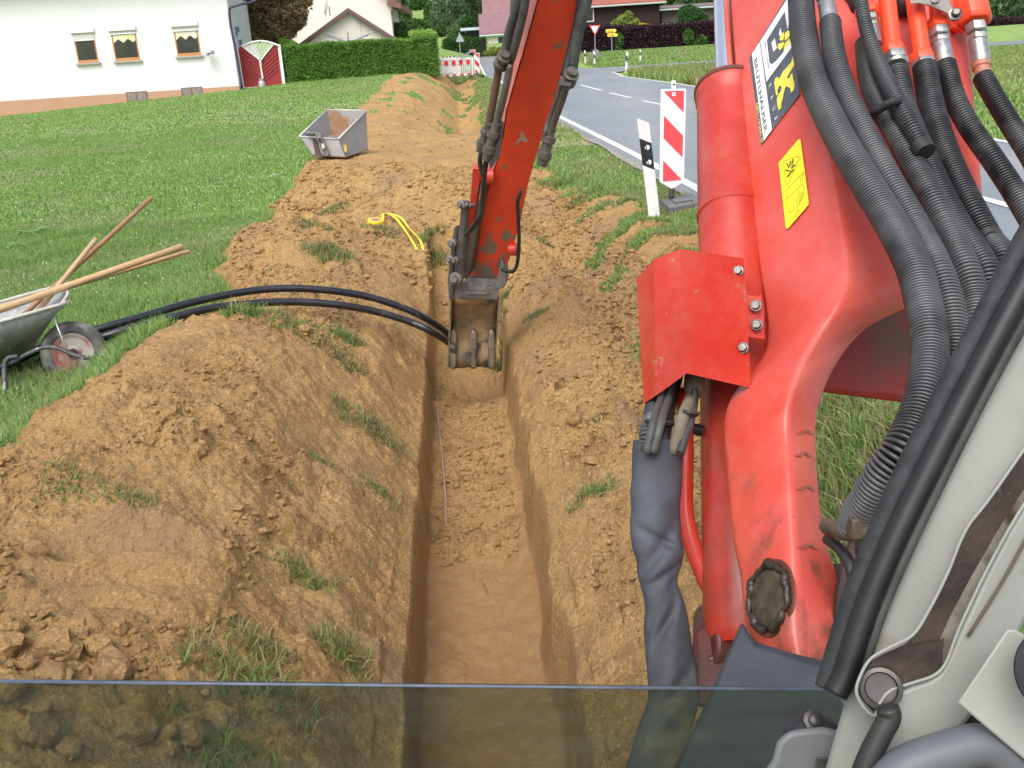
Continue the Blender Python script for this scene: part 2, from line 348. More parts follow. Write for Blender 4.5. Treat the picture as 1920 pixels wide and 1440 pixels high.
def gcols(X, Y, n):
    k = fbm(X*.8, Y*.8, 3, 90); p = fbm(X*3, Y*3, 2, 91); r = rng.uniform(0, 1, n)
    a = V((.27, .45, .11)); b = V((.40, .55, .19)); c = V((.50, .48, .26)); d = V((.13, .27, .07))
    col = a[None]*(1-k[:, None])+b[None]*k[:, None]
    col = col*(.7+.6*r[:, None]); m = (rng.uniform(0, 1, n) < .08+.45*sst(fbm(X*.55, Y*.55, 3, 93), .5, .68))[:, None]; col = np.where(m, c[None]*(.7+.5*r[:, None]), col)
    m = (rng.uniform(0, 1, n) < .2)[:, None]; return np.where(m, d[None], col)
def scatter(n, x0, x1, y0, y1, keep):
    Y = y0+(y1-y0)*rng.uniform(0, 1, n)**1.0; X = rng.uniform(x0, x1, n); k = keep(X, Y); return X[k], Y[k]
def inview(X, Y, m=.5): return (np.abs(X+.03*Y) < Y*.60+m+.8)
onlawn = lambda X, Y: (dirtmask(X, Y) < .35) & (X < edge_x(Y)+.1) & inview(X, Y)
X, Y = scatter(330000, -7, -1.9, 3.0, 12, onlawn)
n1 = blades('lawn_grass', X, Y, .100*(.5+1.0*fbm(X*1.5, Y*1.5, 2, 95)), .0036, .8, gcols(X, Y, len(X)))
tag(n1, 'bright green uncut meadow grass beside the spoil heap', 'grass', kind='stuff')
X, Y = scatter(260000, -15, -2.3, 12, 26, onlawn)
n2 = blades('lawn_grass', X, Y, .06, .009, .8, gcols(X, Y, len(X)))
tag(n2, 'shorter lawn grass around the grey steel bucket', 'grass', kind='stuff')
X, Y = scatter(120000, -30, -2.3, 26, 44, lambda X, Y: (dirtmask(X, Y) < .35) & (X < -2) & inview(X, Y))
n3 = blades('lawn_grass', X, Y, .06, .02, .8, gcols(X, Y, len(X)))
tag(n3, 'distant lawn grass in front of the white house', 'grass', kind='stuff')
onverge = lambda X, Y: (dirtmask(X, Y) < .45) & (X > tx(Y)+.2) & (X < road_l(Y)-.12) & inview(X, Y)
X, Y = scatter(160000, .2, 2.9, 2.6, 50, onverge)
X2, Y2 = scatter(120000, .5, 2.9, 2.6, 12, onverge); X = np.r_[X, X2]; Y = np.r_[Y, Y2]
c = gcols(X, Y, len(X)); dry = rng.uniform(0, 1, len(X))[:, None] < .25; c = np.where(dry, V((.36, .33, .16))[None], c)
n4 = blades('verge_grass', X, Y, np.where(Y < 5.5, .15, .075), .004+.00035*Y, .9, c); tag(n4, 'thin dry grass on the verge between ditch and road', 'grass', kind='stuff')
X, Y = scatter(70000, -2.4, 1.6, 18, 56, lambda X, Y: (dirtmask(X, Y) < .5) & (X > tx(Y)-.6) & (X < road_l(Y)-.15)); c = gcols(X, Y, len(X)); dry = rng.uniform(0, 1, len(X))[:, None] < .3; c = np.where(dry, V((.38, .34, .16))[None], c)
n6 = blades('ditch_grass', X, Y, .11, .006+.0005*Y, .9, c); tag(n6, 'rough grass along the far ditch towards the barrier fence', 'grass', kind='stuff')
# right bank beyond the road
X, Y = scatter(260000, 5, 34, 12, 82, lambda X, Y: (X > np.interp(Y, [12, 30, 38, 46, 56, 60, 82], [7.35, 7.1, 6.7, 6.15, 8, 9.5, 5])) & ((Y < 55.5) | (Y > 71.5)) & inview(X, Y))
k = sst(Y, 20, 26)*(1-sst(Y, 48, 54)); c = gcols(X, Y, len(X)); dry = (rng.uniform(0, 1, len(X)) < .12+.28*k)[:, None]; c = np.where(dry, V((.38, .34, .13))[None]*rng.uniform(.7, 1.2, (len(X), 1)), c)
n5 = blades('bank_grass', X, Y, .12+.25*k*(X < 11), .02+.0004*Y, .6, c); tag(n5, 'tall dry meadow grass on the bank across the road', 'grass', kind='stuff')
# white clover heads
def dots(name, X, Y, r, m, hoff, label, cat):
    Z = ztr(X, Y)+hoff; n = len(X); r = r*rng.uniform(.7, 1.2, n); base = V([(1, 0, 0), (-1, 0, 0), (0, 1, 0), (0, -1, 0), (0, 0, 1), (0, 0, -1)])
    v = (np.stack([X, Y, Z], -1)[:, None]+base[None]*r[:, None, None]).reshape(-1, 3)
    f = np.array([(0, 2, 4), (2, 1, 4), (1, 3, 4), (3, 0, 4), (2, 0, 5), (1, 2, 5), (3, 1, 5), (0, 3, 5)]); f = (np.arange(n)[:, None, None]*6+f[None]).reshape(-1, 3)
    return tag(big_mesh(name, v, f, m), label, cat, kind='stuff')
X, Y = scatter(3600, -12, -2.3, 5, 30, lambda X, Y: onlawn(X, Y) & (fbm(X*.45, Y*.45, 4, 97)+.25*rng.uniform(-1, 1, X.shape) > .56))
dots('clover_flowers', X, Y, .006+.0003*Y, mat('clover_white', (.66, .66, .58), rough=.8), .07, 'white clover heads sprinkled through the lawn', 'flowers')
X, Y = scatter(26, -6, -2.5, 5, 9, onlawn); dots('pink_clover_flowers', X, Y, .012, mat('clover_pink', (.62, .30, .42), rough=.8), .09, 'few pink clover heads near the wheelbarrow', 'flowers')
# soil clods
def clods(name, X, Y, R, label, m):
    n = len(X); Z = ztr(X, Y)
    ph = (1+5**.5)/2; ico = V([(-1, ph, 0), (1, ph, 0), (-1, -ph, 0), (1, -ph, 0), (0, -1, ph), (0, 1, ph), (0, -1, -ph), (0, 1, -ph), (ph, 0, -1), (ph, 0, 1), (-ph, 0, -1), (-ph, 0, 1)])/1.9
    fi = np.array([(0, 11, 5), (0, 5, 1), (0, 1, 7), (0, 7, 10), (0, 10, 11), (1, 5, 9), (5, 11, 4), (11, 10, 2), (10, 7, 6), (7, 1, 8), (3, 9, 4), (3, 4, 2), (3, 2, 6), (3, 6, 8), (3, 8, 9), (4, 9, 5), (2, 4, 11), (6, 2, 10), (8, 6, 7), (9, 8, 1)])
    # subdivide once
    vs_ = list(map(tuple, ico)); mid = {}; f2 = []
    def md(a, b):
        k = (min(a, b), max(a, b))
        if k not in mid: q = (V(vs_[a])+V(vs_[b]))/2; vs_.append(tuple(q/np.linalg.norm(q))); mid[k] = len(vs_)-1
        return mid[k]
    for a, b, c in fi: ab, bc, ca = md(a, b), md(b, c), md(c, a); f2 += [(a, ab, ca), (ab, b, bc), (ca, bc, c), (ab, bc, ca)]
    sph = V(vs_); f2 = np.array(f2); q = len(sph)
    v = np.repeat(sph[None], n, 0)*(1+.28*rng.uniform(-1, 1, (n, q, 1)))
    S = rng.uniform(.6, 1.25, (n, 1, 3)); S[..., 2] *= .75; v = v*S; a = rng.uniform(0, 2*pi, n); ca, sa = np.cos(a)[:, None], np.sin(a)[:, None]
    v = np.stack([v[..., 0]*ca-v[..., 1]*sa, v[..., 0]*sa+v[..., 1]*ca, v[..., 2]], -1)*R[:, None, None]+np.stack([X, Y, Z+R*.08], -1)[:, None]
    f = (np.arange(n)[:, None, None]*q+f2[None]).reshape(-1, 3); c = np.ones((n*q, 3)); c[:, 1] = 0; c[:, 2] = np.repeat(rng.uniform(0, 1, n), q)
    o = big_mesh(name, v.reshape(-1, 3), f, GM, col=c, smooth=True); o.data.set_sharp_from_angle(angle=radians(50)); return tag(o, label, 'soil clods', kind='stuff')
def soilspots(n, y0, y1, x0=-3.2, x1=2.2):
    def keep(X, Y):
        u = X-tx(Y); heap = fbm(X*1.4, Y*1.4, 3, 60) > .46
        return (dirtmask(X, Y) > .6) & heap & ((u < -.85) | (u > .5)) & ((((X+1.42)/.32)**2+((Y-3.1)/.42)**2) > 1)
    return scatter(n, x0, x1, y0, y1, keep)
X, Y = soilspots(34000, 2.4, 9.5); clods('soil_crumbs', X, Y, .006+.016*rng.uniform(0, 1, len(X))**3, 'small crumbs of ochre soil scattered over the spoil', GM)
X, Y = soilspots(900, 2.4, 12); clods('soil_clods', X, Y, .022+.035*rng.uniform(0, 1, len(X))**2, 'fist sized clods of ochre soil on the spoil heaps', GM)
X, Y = scatter(5200, .7, 2.2, 4.5, 13, lambda X, Y: (np.abs(X-tx(Y)-1.25) < .32+.1*vnoise(Y*3, Y*0, 5))); clods('soil_rubble', X, Y, .014+.034*rng.uniform(0, 1, len(X))**2.2, 'loose soil rubble rolled into the ditch right of the trench', GM)
X, Y = scatter(1500, -.6, .1, 5, 8, lambda X, Y: np.abs(X-tx(Y)) < .24); clods('trench_crumbs', X, Y, .008+.02*rng.uniform(0, 1, len(X))**2, 'soil crumbs lying on the trench floor', GM)
X, Y = scatter(5500, -3, .8, 9.5, 15.5, lambda X, Y: (dirtmask(X, Y) > .6)); clods('far_crumbs', X, Y, .012+.03*rng.uniform(0, 1, len(X))**3, 'soil crumbs on the filled ditch beyond the digging bucket', GM)
X, Y = scatter(500, -3, .9, 15, 34, lambda X, Y: (dirtmask(X, Y) > .6)); clods('scattered_stones', X, Y, .02+.03*rng.uniform(0, 1, len(X))**3, 'pale stones and crumbs on the flattened crossing of the ditch', GM)
X, Y = scatter(70, -2.0, -.85, 1.7, 2.62, lambda X, Y: X < -.85); clods('large_clods', X, Y, .025+.045*rng.uniform(0, 1, len(X)), 'large broken lumps of soil at the near end of the heap', GM)
# stubs of turf on the soil: separate tufts
def tuft(px, py, w, h, label, dry=.3, n=420, flat=.9):
    g = ground_hit(px, py); nn = int(n*min(2.2, max(.6, w/.25)))
    X = g[0]+np.clip(rng.normal(0, w*.42, nn), -.75*w, .75*w); Y = g[1]+np.clip(rng.normal(0, w*.30, nn), -.5*w, .5*w)
    c = gcols(X, Y, nn); c = c*.72; c = np.where((rng.uniform(0, 1, nn) < dry+.12)[:, None], V((.40, .34, .17))[None]*rng.uniform(.7, 1.2, (nn, 1)), c)
    o = blades('grass_tuft', X, Y, np.full(nn, h*.62), .0028+.0003*g[1], flat*1.3, c, zoff=-.015); return tag(o, label, 'grass tuft', 'grass tufts on the dug soil')
for a in [(615, 480, .3, .17, 'dark drooping grass tuft above the black pipes', .25), (465, 600, .2, .18, 'tall bright grass tuft just below the lower pipe', .1), (560, 622, .42, .12, 'wide flattened grass mat on the heap below the pipes', .35),
          (650, 640, .16, .14, 'small upright tuft at the right end of the flattened mat', .2), (655, 690, .2, .09, 'thin dry tuft at the bank edge below the flattened mat', .5), (688, 790, .26, .12, 'pale green tuft on the clod by the left trench edge', .4),
          (570, 1090, .15, .10, 'dark green tuft hanging from the heap beside the trench', .25), (710, 930, .12, .08, 'sparse tuft creeping down the left trench bank', .4), (600, 870, .09, .05, 'tiny tuft in the middle of the heap', .4),
          (640, 1240, .13, .12, 'tuft just above the windscreen edge left of the trench', .3), (480, 1330, .24, .16, 'long grass tuft seen through the lower windscreen', .3), (500, 1250, .14, .12, 'flattened straw tuft above the windscreen edge', .6),
          (420, 1432, .2, .12, 'dark green tuft at the bottom of the windscreen', .1), (1110, 930, .16, .10, 'bright tuft on the right bank of the trench', .15), (950, 560, .12, .13, 'tuft on the ridge directly right of the digging bucket', .3),
          (1005, 590, .16, .08, 'pale tuft on the ridge right of the bucket', .4), (815, 490, .2, .22, 'long tuft hanging over the trench end below the yellow tape', .3), (1022, 470, .12, .10, 'tuft beside the arm on the ditch side', .4),
          (940, 690, .1, .2, 'grass roots hanging beside the bucket teeth', .6), (580, 430, .3, .09, 'low tuft left of the yellow tape roll', .3), (625, 400, .26, .10, 'low tuft on the soil above the yellow tape roll', .3),
          (715, 440, .26, .1, 'green tuft under the yellow tape', .2), (500, 520, .12, .08, 'small tuft left of the drooping tuft', .4), (1270, 440, .3, .13, 'dry tuft by the foot of the white marker post', .5),
          (130, 915, .18, .08, 'small tuft near the lawn edge of the heap', .4), (1095, 375, .3, .14, 'fresh green tuft on the ditch slope', .1), (1040, 350, .35, .14, 'bright green tufts at the top of the ditch slope', .1),
          (700, 800, .1, .08, 'short tuft right of the pale green tuft', .4), (1120, 800, .08, .05, 'tiny tuft in the rubble right of the trench', .3), (240, 935, .14, .07, 'sparse tuft above the bucket print', .5)]:
    tuft(*a)
# big leaves in the lawn
LEAF = mat('dock_leaf', (.26, .48, .15), (.20, .40, .11), 8, rough=.6, trans=.25)
def dock(px, py, n, L, label):
    g = ground_hit(px, py); b = B()
    for i in range(n):
        a = rng.uniform(0, 2*pi); l = L*rng.uniform(.6, 1.1); d = V((cos(a), sin(a), 0)); s = V((-sin(a), cos(a), 0)); up = rng.uniform(.4, 1.1)
        rows = []
        for k in range(6):
            t = k/5; c = g+V((0, 0, .02))+d*l*t*.8+V((0, 0, 1))*l*up*(t-.75*t*t); w = l*.2*sin(pi*min(.98, .12+t*.86))
            rows.append([c-s*w, c-V((0, 0, .01)), c+s*w])
        b.loft(rows, False, False)
    return tag(b.build('broadleaf_weed', LEAF, smooth=True), label, 'weed', 'broad leaved weeds in the lawn')
dock(62, 445, 14, .26, 'pale broad leaved weed clump left of the tool handles'); dock(25, 470, 12, .22, 'broad leaved weed at the left edge of the lawn')
dock(325, 435, 8, .14, 'low leafy weed right of the longest tool handle'); dock(115, 560, 8, .12, 'small leafy weed beside the wheelbarrow tray')
# ---------------------------------------------------------------- road
def strip(name, xl, xr, Ys, m, dz, n=8, kind='structure', zf=None):
    b = B(); rows = []
    for Y in Ys:
        row = []
        for k in range(n+1):
            x = xl(Y)+(xr(Y)-xl(Y))*k/n; row.append((x, Y, (road_z(Y) if zf is None else zf(x, Y))+dz))
        rows.append(row)
    b.loft(rows, False, False); o = b.build(name, m, smooth=True); 
    if kind: o['kind'] = kind
    return o
ASPH = mat('asphalt', (.175, .19, .215), (.23, .245, .27), .8, rough=.38, bump=.004, bscale=120, c3=(.30, .29, .28), s3=.35, lo3=.5, hi3=.72, spec=.6, stretch=(1, .35, 1))
rr = lambda Y: float(np.interp(Y, [-16, 12, 30, 38, 45, 52, 56, 75, 100, 130], [7.6, 7.3, 6.95, 6.5, 5.95, 6.3, 9, 4.0, 0.5, -5.0]))
strip('road', lambda Y: float(road_l(Y))-.12, rr, list(np.arange(-16, 130, 1.0)), ASPH, .004)
# side road joining on the right
strip('side_road', lambda Y: 3.4, lambda Y: 60.0, [57, 60, 64, 68, 70.5], ASPH, .012, zf=lambda x, Y: .6+.0*x)
LINE = mat('line_paint', (.72, .72, .70), (.55, .55, .54), 12, rough=.6, c3=(.3, .3, .31), s3=25, lo3=.62, hi3=.7)
strip('edge_line', lambda Y: float(road_l(Y))-.02, lambda Y: float(road_l(Y))+.12, list(np.arange(-10, 78, 1.0)), LINE, .010, 1)
strip('edge_line', lambda Y: rr(Y)-.16, lambda Y: rr(Y)-.03, list(np.arange(-10, 54, .5)), LINE, .010, 1)
cl = lambda Y: float(np.interp(Y, [0, 9, 22, 27, 32, 39, 46, 60], [4.9, 4.76, 4.66, 4.15, 3.82, 3.46, 3.1, 2.4]))
for a, bb in [(7.4, 9.9), (14.2, 17), (20.3, 22.6), (25.2, 27.6), (29.2, 32.6), (34.2, 39.4), (42.5, 46), (52, 56)]:
    strip('lane_line', lambda Y: cl(Y)-.06, lambda Y: cl(Y)+.07, [a+(bb-a)*k/5 for k in range(6)], LINE, .010, 1)
strip('road_apron', lambda Y: .25+.25*float(vnoise(np.array([Y*1.2]), np.array([4.]), 9)[0])+.45*abs(Y-19.8)/2.4, lambda Y: float(road_l(Y))-.1, list(np.arange(17.2, 22.6, .15)), mat('apron_gravel', (.38, .31, .27), (.30, .27, .25), 3, rough=.9, bump=.006, bscale=60, c3=(.42, .29, .16), s3=2, lo3=.45, hi3=.6), .0, 4, zf=lambda x, Y: float(zt(np.array([x]), np.array([Y]))[0])+.03)
# gravelly shoulder
strip('road_shoulder', lambda Y: float(road_l(Y))-.17-.09*float(vnoise(np.array([Y*1.3]), np.array([2.]), 3)[0])-.03*float(vnoise(np.array([Y*6]), np.array([2.]), 4)[0]), lambda Y: float(road_l(Y))-.11, list(np.arange(2, 60, .12)), mat('shoulder', (.36, .30, .25), (.25, .25, .26), 6, rough=.9, bump=.01, bscale=90), .002, 3)
# ================================================================ excavator
RED = mat('red_paint', (.60, .030, .014), (.50, .034, .02), 6, rough=.38, spec=.5, bump=.0004, bscale=220, c3=(.34, .10, .055), s3=14, lo3=.63, hi3=.69, coat=.15, dust=.22)
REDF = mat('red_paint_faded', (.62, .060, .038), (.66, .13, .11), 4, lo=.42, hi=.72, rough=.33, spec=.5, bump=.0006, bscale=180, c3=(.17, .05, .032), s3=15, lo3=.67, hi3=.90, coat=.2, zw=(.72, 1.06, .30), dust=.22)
REDW = mat('red_paint_worn', (.78, .075, .030), (.68, .060, .028), 8, rough=.45, bump=.001, bscale=90, c3=(.20, .15, .10), s3=11, lo3=.63, hi3=.66, zw=(-.1, .9, .17))
REDD = mat('red_paint_dark', (.36, .022, .015), (.20, .02, .015), 5, rough=.55, bump=.001, bscale=90, c3=(.10, .06, .045), s3=6, lo3=.5, hi3=.7)  # darker red with random brown patches, for the crossmember
ORNG = mat('orange_red_fitting', (.85, .085, .03), (.80, .07, .025), 20, rough=.35)
RUB = mat('black_rubber_hose', (.030, .032, .036), (.075, .077, .083), 11, rough=.42, spec=.6, c3=(.15, .14, .125), s3=5, lo3=.52, hi3=.78)
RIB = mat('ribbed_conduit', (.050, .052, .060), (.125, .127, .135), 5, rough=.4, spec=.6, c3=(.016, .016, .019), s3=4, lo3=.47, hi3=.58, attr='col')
RUBG = mat('dusty_hose', (.04, .042, .042), (.085, .082, .075), 14, rough=.55)
BLK = mat('black_part', (.013, .013, .015), (.03, .028, .025), 20, rough=.5)
GASK = mat('rubber_gasket', (.010, .011, .014), (.028, .031, .035), 60, rough=.65, bump=.0006, bscale=500)
GREASE = mat('grease', (.014, .011, .010), (.05, .035, .025), 40, rough=.3, bump=.002, bscale=80)
STEEL = mat('bare_steel', (.15, .145, .14), (.09, .085, .08), 30, rough=.33, metal=.9, c3=(.25, .22, .17), s3=40, lo3=.55, hi3=.7)
ZINC = mat('zinc_fitting', (.50, .50, .49), (.33, .33, .31), 60, rough=.35, metal=.8, bump=.0004, bscale=300)
CHROME = mat('chrome_rod', (.86, .88, .92), rough=.12, metal=1)
DIRTY = mat('dirty_steel', (.16, .14, .12), (.27, .21, .14), 12, rough=.65, metal=.3, bump=.002, bscale=80, c3=(.40, .29, .15), s3=7, lo3=.52, hi3=.66)
LINK = mat('grey_linkage', (.20, .19, .18), (.11, .105, .10), 16, rough=.55, metal=.3, bump=.001, bscale=90, c3=(.36, .29, .19), s3=10, lo3=.6, hi3=.72)
SLEEVE = mat('canvas_sleeve', (.022, .025, .034), (.062, .069, .085), 6, rough=.6, c3=(.17, .135, .085), s3=5, lo3=.60, hi3=.74, zw=(.55, .85, .14), bump=.0006, bscale=900)
CABP = mat('shaded_cab_paint', (.235, .245, .225), (.175, .185, .165), 7, rough=.5, bump=.0003, bscale=500, c3=(.15, .12, .085), s3=20, lo3=.62, hi3=.78)  # grey darkened to include the shade of a cab roof that isn't built
CABL = mat('light_cab_paint', (.29, .30, .275), (.23, .24, .22), 6, rough=.55, bump=.0003, bscale=500, c3=(.15, .12, .09), s3=22, lo3=.64, hi3=.78)
RUSTG = mat('rusty_groove', (.020, .014, .012), (.075, .05, .038), 22, rough=.7, bump=.001, bscale=200, c3=(.26, .25, .21), s3=18, lo3=.62, hi3=.70)
SLATE = mat('slate_panel', (.030, .036, .046), (.048, .055, .066), 10, rough=.6, bump=.0005, bscale=200)
PLAST = mat('grey_plastic', (.12, .13, .145), (.10, .11, .12), 10, rough=.5)
EX = thing('excavator', 'red excavator seen from its own cab, its arm reaching into the trench', 'excavator', P(1427, 1300, 1.6))
def crom(pts, m=6):
    pts = [V(p) for p in pts]; q = [2*pts[0]-pts[1]]+pts+[2*pts[-1]-pts[-2]]; out = []
    for i in range(1, len(q)-2):
        for k in range(m):
            t = k/m; a, b, c, d = q[i-1:i+3]
            out.append(.5*((2*b)+(-a+c)*t+(2*a-5*b+4*c-d)*t*t+(-a+3*b-3*c+d)*t**3))
    return out+[pts[-1]]
def rpoly(pts, r, n=4):
    out = []; m = len(pts)
    for i in range(m):
        a, b, c = V(pts[i-1]), V(pts[i]), V(pts[(i+1) % m]); rr_ = min(r, np.linalg.norm(a-b)*.45, np.linalg.norm(c-b)*.45)
        s = b+unit(a-b)*rr_; e = b+unit(c-b)*rr_
        for k in range(n+1): t = k/n; out.append(s*(1-t)**2+2*b*t*(1-t)+e*t*t)
    return out
# boom sections: L(px,py,d) C R ; the hidden corner follows from them
S = [((1352, -260, 2.42), (1480, -260, 2.14), (1790, -260, 2.22)), ((1364, 0, 2.26), (1515, 0, 1.99), (1815, 0, 2.06)), ((1378, 180, 2.12), (1545, 190, 1.86), (1836, 200, 1.94)),
     ((1400, 350, 2.0), (1572, 380, 1.74), (1850, 370, 1.84)), ((1417, 500, 1.9), (1588, 500, 1.67), (1850, 470, 1.79)), ((1430, 575, 1.85), (1568, 570, 1.63), (1800, 530, 1.76)),
     ((1434, 630, 1.81), (1526, 635, 1.61), (1702, 577, 1.73)), ((1424, 672, 1.77), (1500, 684, 1.585), (1635, 610, 1.71)), ((1390, 712, 1.73), (1484, 728, 1.56), (1594, 650, 1.685)),
     ((1361, 757, 1.70), (1475, 772, 1.54), (1558, 710, 1.66)), ((1351, 806, 1.67), (1476, 822, 1.52), (1537, 778, 1.63)), ((1356, 880, 1.63), (1481, 885, 1.48), (1537, 862, 1.58)),
     ((1366, 1000, 1.56), (1487, 1000, 1.42), (1549, 992, 1.52)), ((1381, 1080, 1.52), (1489, 1090, 1.38), (1578, 1082, 1.47)), ((1390, 1160, 1.48), (1487, 1172, 1.35), (1600, 1170, 1.43)),
     ((1418, 1222, 1.45), (1498, 1238, 1.33), (1575, 1240, 1.41))]
Lc = crom([P(*s[0]) for s in S], 5); Cc = crom([P(*s[1]) for s in S], 5); Rc = crom([P(*s[2]) for s in S], 5)
b = B(); b.loft([rpoly([l, c, r, l+r-c], .022, 4) for l, c, r in zip(Lc, Cc, Rc)])
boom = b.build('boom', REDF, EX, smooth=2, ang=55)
# thin raised edge along the boom's lower corner
b = B(); b.tube([l+.35*.02*unit(l-c) for l, c in zip(Lc[:28], Cc[:28])], .006, 8); b.build('edge_weld', REDF, boom, smooth=True)
# cross casting behind the arch, running to the second leg
b = B(); ring = [(1500, 540, 1.95), (1760, 500, 1.98), (1830, 600, 1.98), (1830, 765, 1.98), (1705, 757, 1.97), (1546, 737, 1.93), (1470, 728, 1.9)]
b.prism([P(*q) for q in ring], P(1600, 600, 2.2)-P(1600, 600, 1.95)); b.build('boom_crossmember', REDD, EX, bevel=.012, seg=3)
def strip_pt(x, y, off=.004):
    ys_ = [q[1][1] for q in S]; cx, cd = [np.interp(y, ys_, [q[1][k] for q in S]) for k in (0, 2)]; ry = [q[2][1] for q in S]; rx, rd = [np.interp(y, ry, [q[2][k] for q in S]) for k in (0, 2)]
    t = (x-cx)/(rx-cx); return P(x, y, 1/((1-t)/cd+t/rd)-off)
SMR = mat('dirt_smear', (.22, .085, .06), (.36, .11, .085), 70, rough=.7)
for x0, x1, y0, w in ((1492, 1532, 810, 4), (1490, 1526, 852, 7), (1492, 1534, 915, 5), (1494, 1540, 1024, 6)):
    up_ = [strip_pt(x0+(x1-x0)*k/10, y0+3*sin(k*.9)-w*sin(pi*k/10)*(.5+.3*sin(k*2.1)), .0055) for k in range(11)]; dn_p = [strip_pt(x0+(x1-x0)*k/10, y0+3*sin(k*.9)+w*sin(pi*k/10)*(.5+.3*cos(k*1.7)), .0055) for k in range(11)]
    b = B(); b.loft([up_, dn_p], False, False); b.build('dirt_smear', SMR, boom)
# grease ring and pin at the boom foot
fc = P(1427, 1117, 1.415); l0, c0, dn = P(1381, 1080, 1.52), P(1489, 1090, 1.38), P(1390, 1160, 1.48)
nrm = unit(np.cross(c0-l0, dn-l0)); nrm = nrm if np.dot(nrm, P(0, 0, 0)*0+np.array([0, 0, H])-fc) > 0 else -nrm
# put it exactly on the face
tt = np.dot(l0-fc, nrm); fc = fc+nrm*(tt+.004)
b = B(); e1 = unit(dn-l0); e2 = np.cross(nrm, e1)
b.lathe(fc, nrm, [(.043, -.01), (.043, .003), (.036, .006), (.02, .004), (.001, .003)], 28); pin = b.build('boom_pin', mat('pin_end', (.13, .10, .07), (.06, .045, .035), 60, rough=.45, metal=.4, bump=.001, bscale=150), boom, smooth=2)
b = B()
pts = [fc+(.047+.002*sin(7*t)+.0015*sin(13*t+1))*(cos(t)*e1+sin(t)*e2)+nrm*.003 for t in np.linspace(0, 2*pi, 90)]
b.tube(pts, [.0058+.0014*sin(5*t)+.0010*sin(11*t+1)+.0006*sin(31*t) for t in np.linspace(0, 2*pi, 90)], 8); b.build('grease_ring', GREASE, pin, smooth=True)
b = B(); b.lathe(fc, nrm, [(.058, -.004), (.057, -.0005), (.001, -.0003)], 32); b.build('oil_stain', mat('oil_stain', (.16, .035, .025), (.07, .03, .022), 30, rough=.5), pin, smooth=2)
# decals on the left face of the boom
def face(px, py, off=.0035):
    ys_ = [s[0][1] for s in S[:5]]; L = [np.interp(py, ys_, [s[0][k] for s in S[:5]]) for k in (0, 2)]; C = [np.interp(py, [s[1][1] for s in S[:5]], [s[1][k] for s in S[:5]]) for k in (0, 2)]
    t = (px-L[0])/(C[0]-L[0]); return P(px, py, 1/((1-t)/L[1]+t/C[1])-off)
dn_ = unit(np.cross(P(1364, 0, 2.26)-P(1515, 0, 1.99), P(1400, 350, 2.0)-P(1364, 0, 2.26)))
def flat(name, polys, m, off, parent, sub=5):
    b = B()
    for q in polys:
        q = [(1390+x*.1945, y*.1945) for x, y in q] if parent is DEC else q
        # subdivide outline so it hugs the face
        b.prism([face(x, y, off) for x, y in q], -(P(0, 0, 1)-P(0, 0, 0))*0+unit(P(1450, 150, 1)-P(1450, 150, 0))*.0012)
    return b.build(name, m, parent)
WHT = mat('decal_white', (.78, .78, .80), rough=.5); DGR = mat('decal_grey', (.075, .085, .11), (.10, .11, .13), 30, rough=.5); YEL = mat('decal_yellow', (.80, .72, .10), rough=.5)
DEC = True
b = B(); q = [(95, 525), (100, 515), (430, -20), (470, -20), (475, 300), (565, 905), (192, 1402), (78, 560)]; b.prism([face(1390+x*.1945, y*.1945, .006) for x, y in q], unit(P(1450, 150, 1)-P(1450, 150, 0))*.001)
DEC = b.build('lettering_sticker', DGR, boom)
flat('sticker_band', [[(102, 520), (176, 405), (296, 1250), (215, 1360)]], WHT, .0080, DEC)
flat('sticker_border', [[(182, 398), (434, 0), (446, 0), (456, 240), (446, 285), (418, 112), (246, 385), (272, 610), (300, 618), (345, 575), (392, 520), (478, 395), (488, 455), (243, 788)]], WHT, .0080, DEC)
flat('sticker_emblem', [[(322, 368), (342, 460), (310, 502), (290, 412)], [(375, 268), (392, 320), (378, 352), (360, 335)]], WHT, .0080, DEC)
flat('sticker_leaf', [[(350, 430), (382, 412), (412, 405), (405, 450), (375, 485), (352, 465)], [(368, 388), (378, 340), (410, 305), (415, 350), (402, 392)], [(418, 392), (420, 320), (450, 290), (468, 305), (466, 345), (440, 380)], [(410, 470), (420, 415), (466, 370), (472, 400), (440, 450), (405, 520)]], YEL, .0080, DEC)
flat('sticker_figure', [[(495, 545), (505, 560), (512, 625), (455, 720), (440, 755), (465, 750), (475, 715), (492, 705), (500, 760), (515, 820), (505, 870), (480, 895), (470, 850), (430, 830), (412, 880), (400, 950), (385, 1000), (385, 1040), (360, 1065), (348, 1020), (342, 950), (360, 905), (380, 880), (388, 830), (365, 830), (350, 870), (352, 915), (335, 920), (325, 850), (317, 790), (330, 750), (350, 740), (362, 765), (400, 690), (480, 600)]], YEL, .0080, DEC)
def lettering(name, txt, org, xv, yv, m, parent, mapf, off, h=1.0):
    """text whose em box is laid on pixel axes xv (per em) / yv"""
    cu = bpy.data.curves.new('t', 'FONT'); cu.body = txt; cu.size = 1; cu.extrude = 0; o = bpy.data.objects.new('t', cu); COL.objects.link(o)
    dg = bpy.context.evaluated_depsgraph_get(); dg.update(); me = o.evaluated_get(dg).to_mesh()
    vs_ = [tuple(v.co) for v in me.vertices]; fs = [tuple(p.vertices) for p in me.polygons]; W_ = max(v[0] for v in vs_)
    bpy.data.objects.remove(o); bpy.data.curves.remove(cu)
    b = B(); b.add([mapf(org[0]+v[0]/W_*xv[0]+v[1]/.73*yv[0], org[1]+v[0]/W_*xv[1]+v[1]/.73*yv[1], off) for v in vs_], fs)
    return b.build(name, m, parent)
zf_ = lambda x, y, off: face(1390+x*.1945, y*.1945, off)
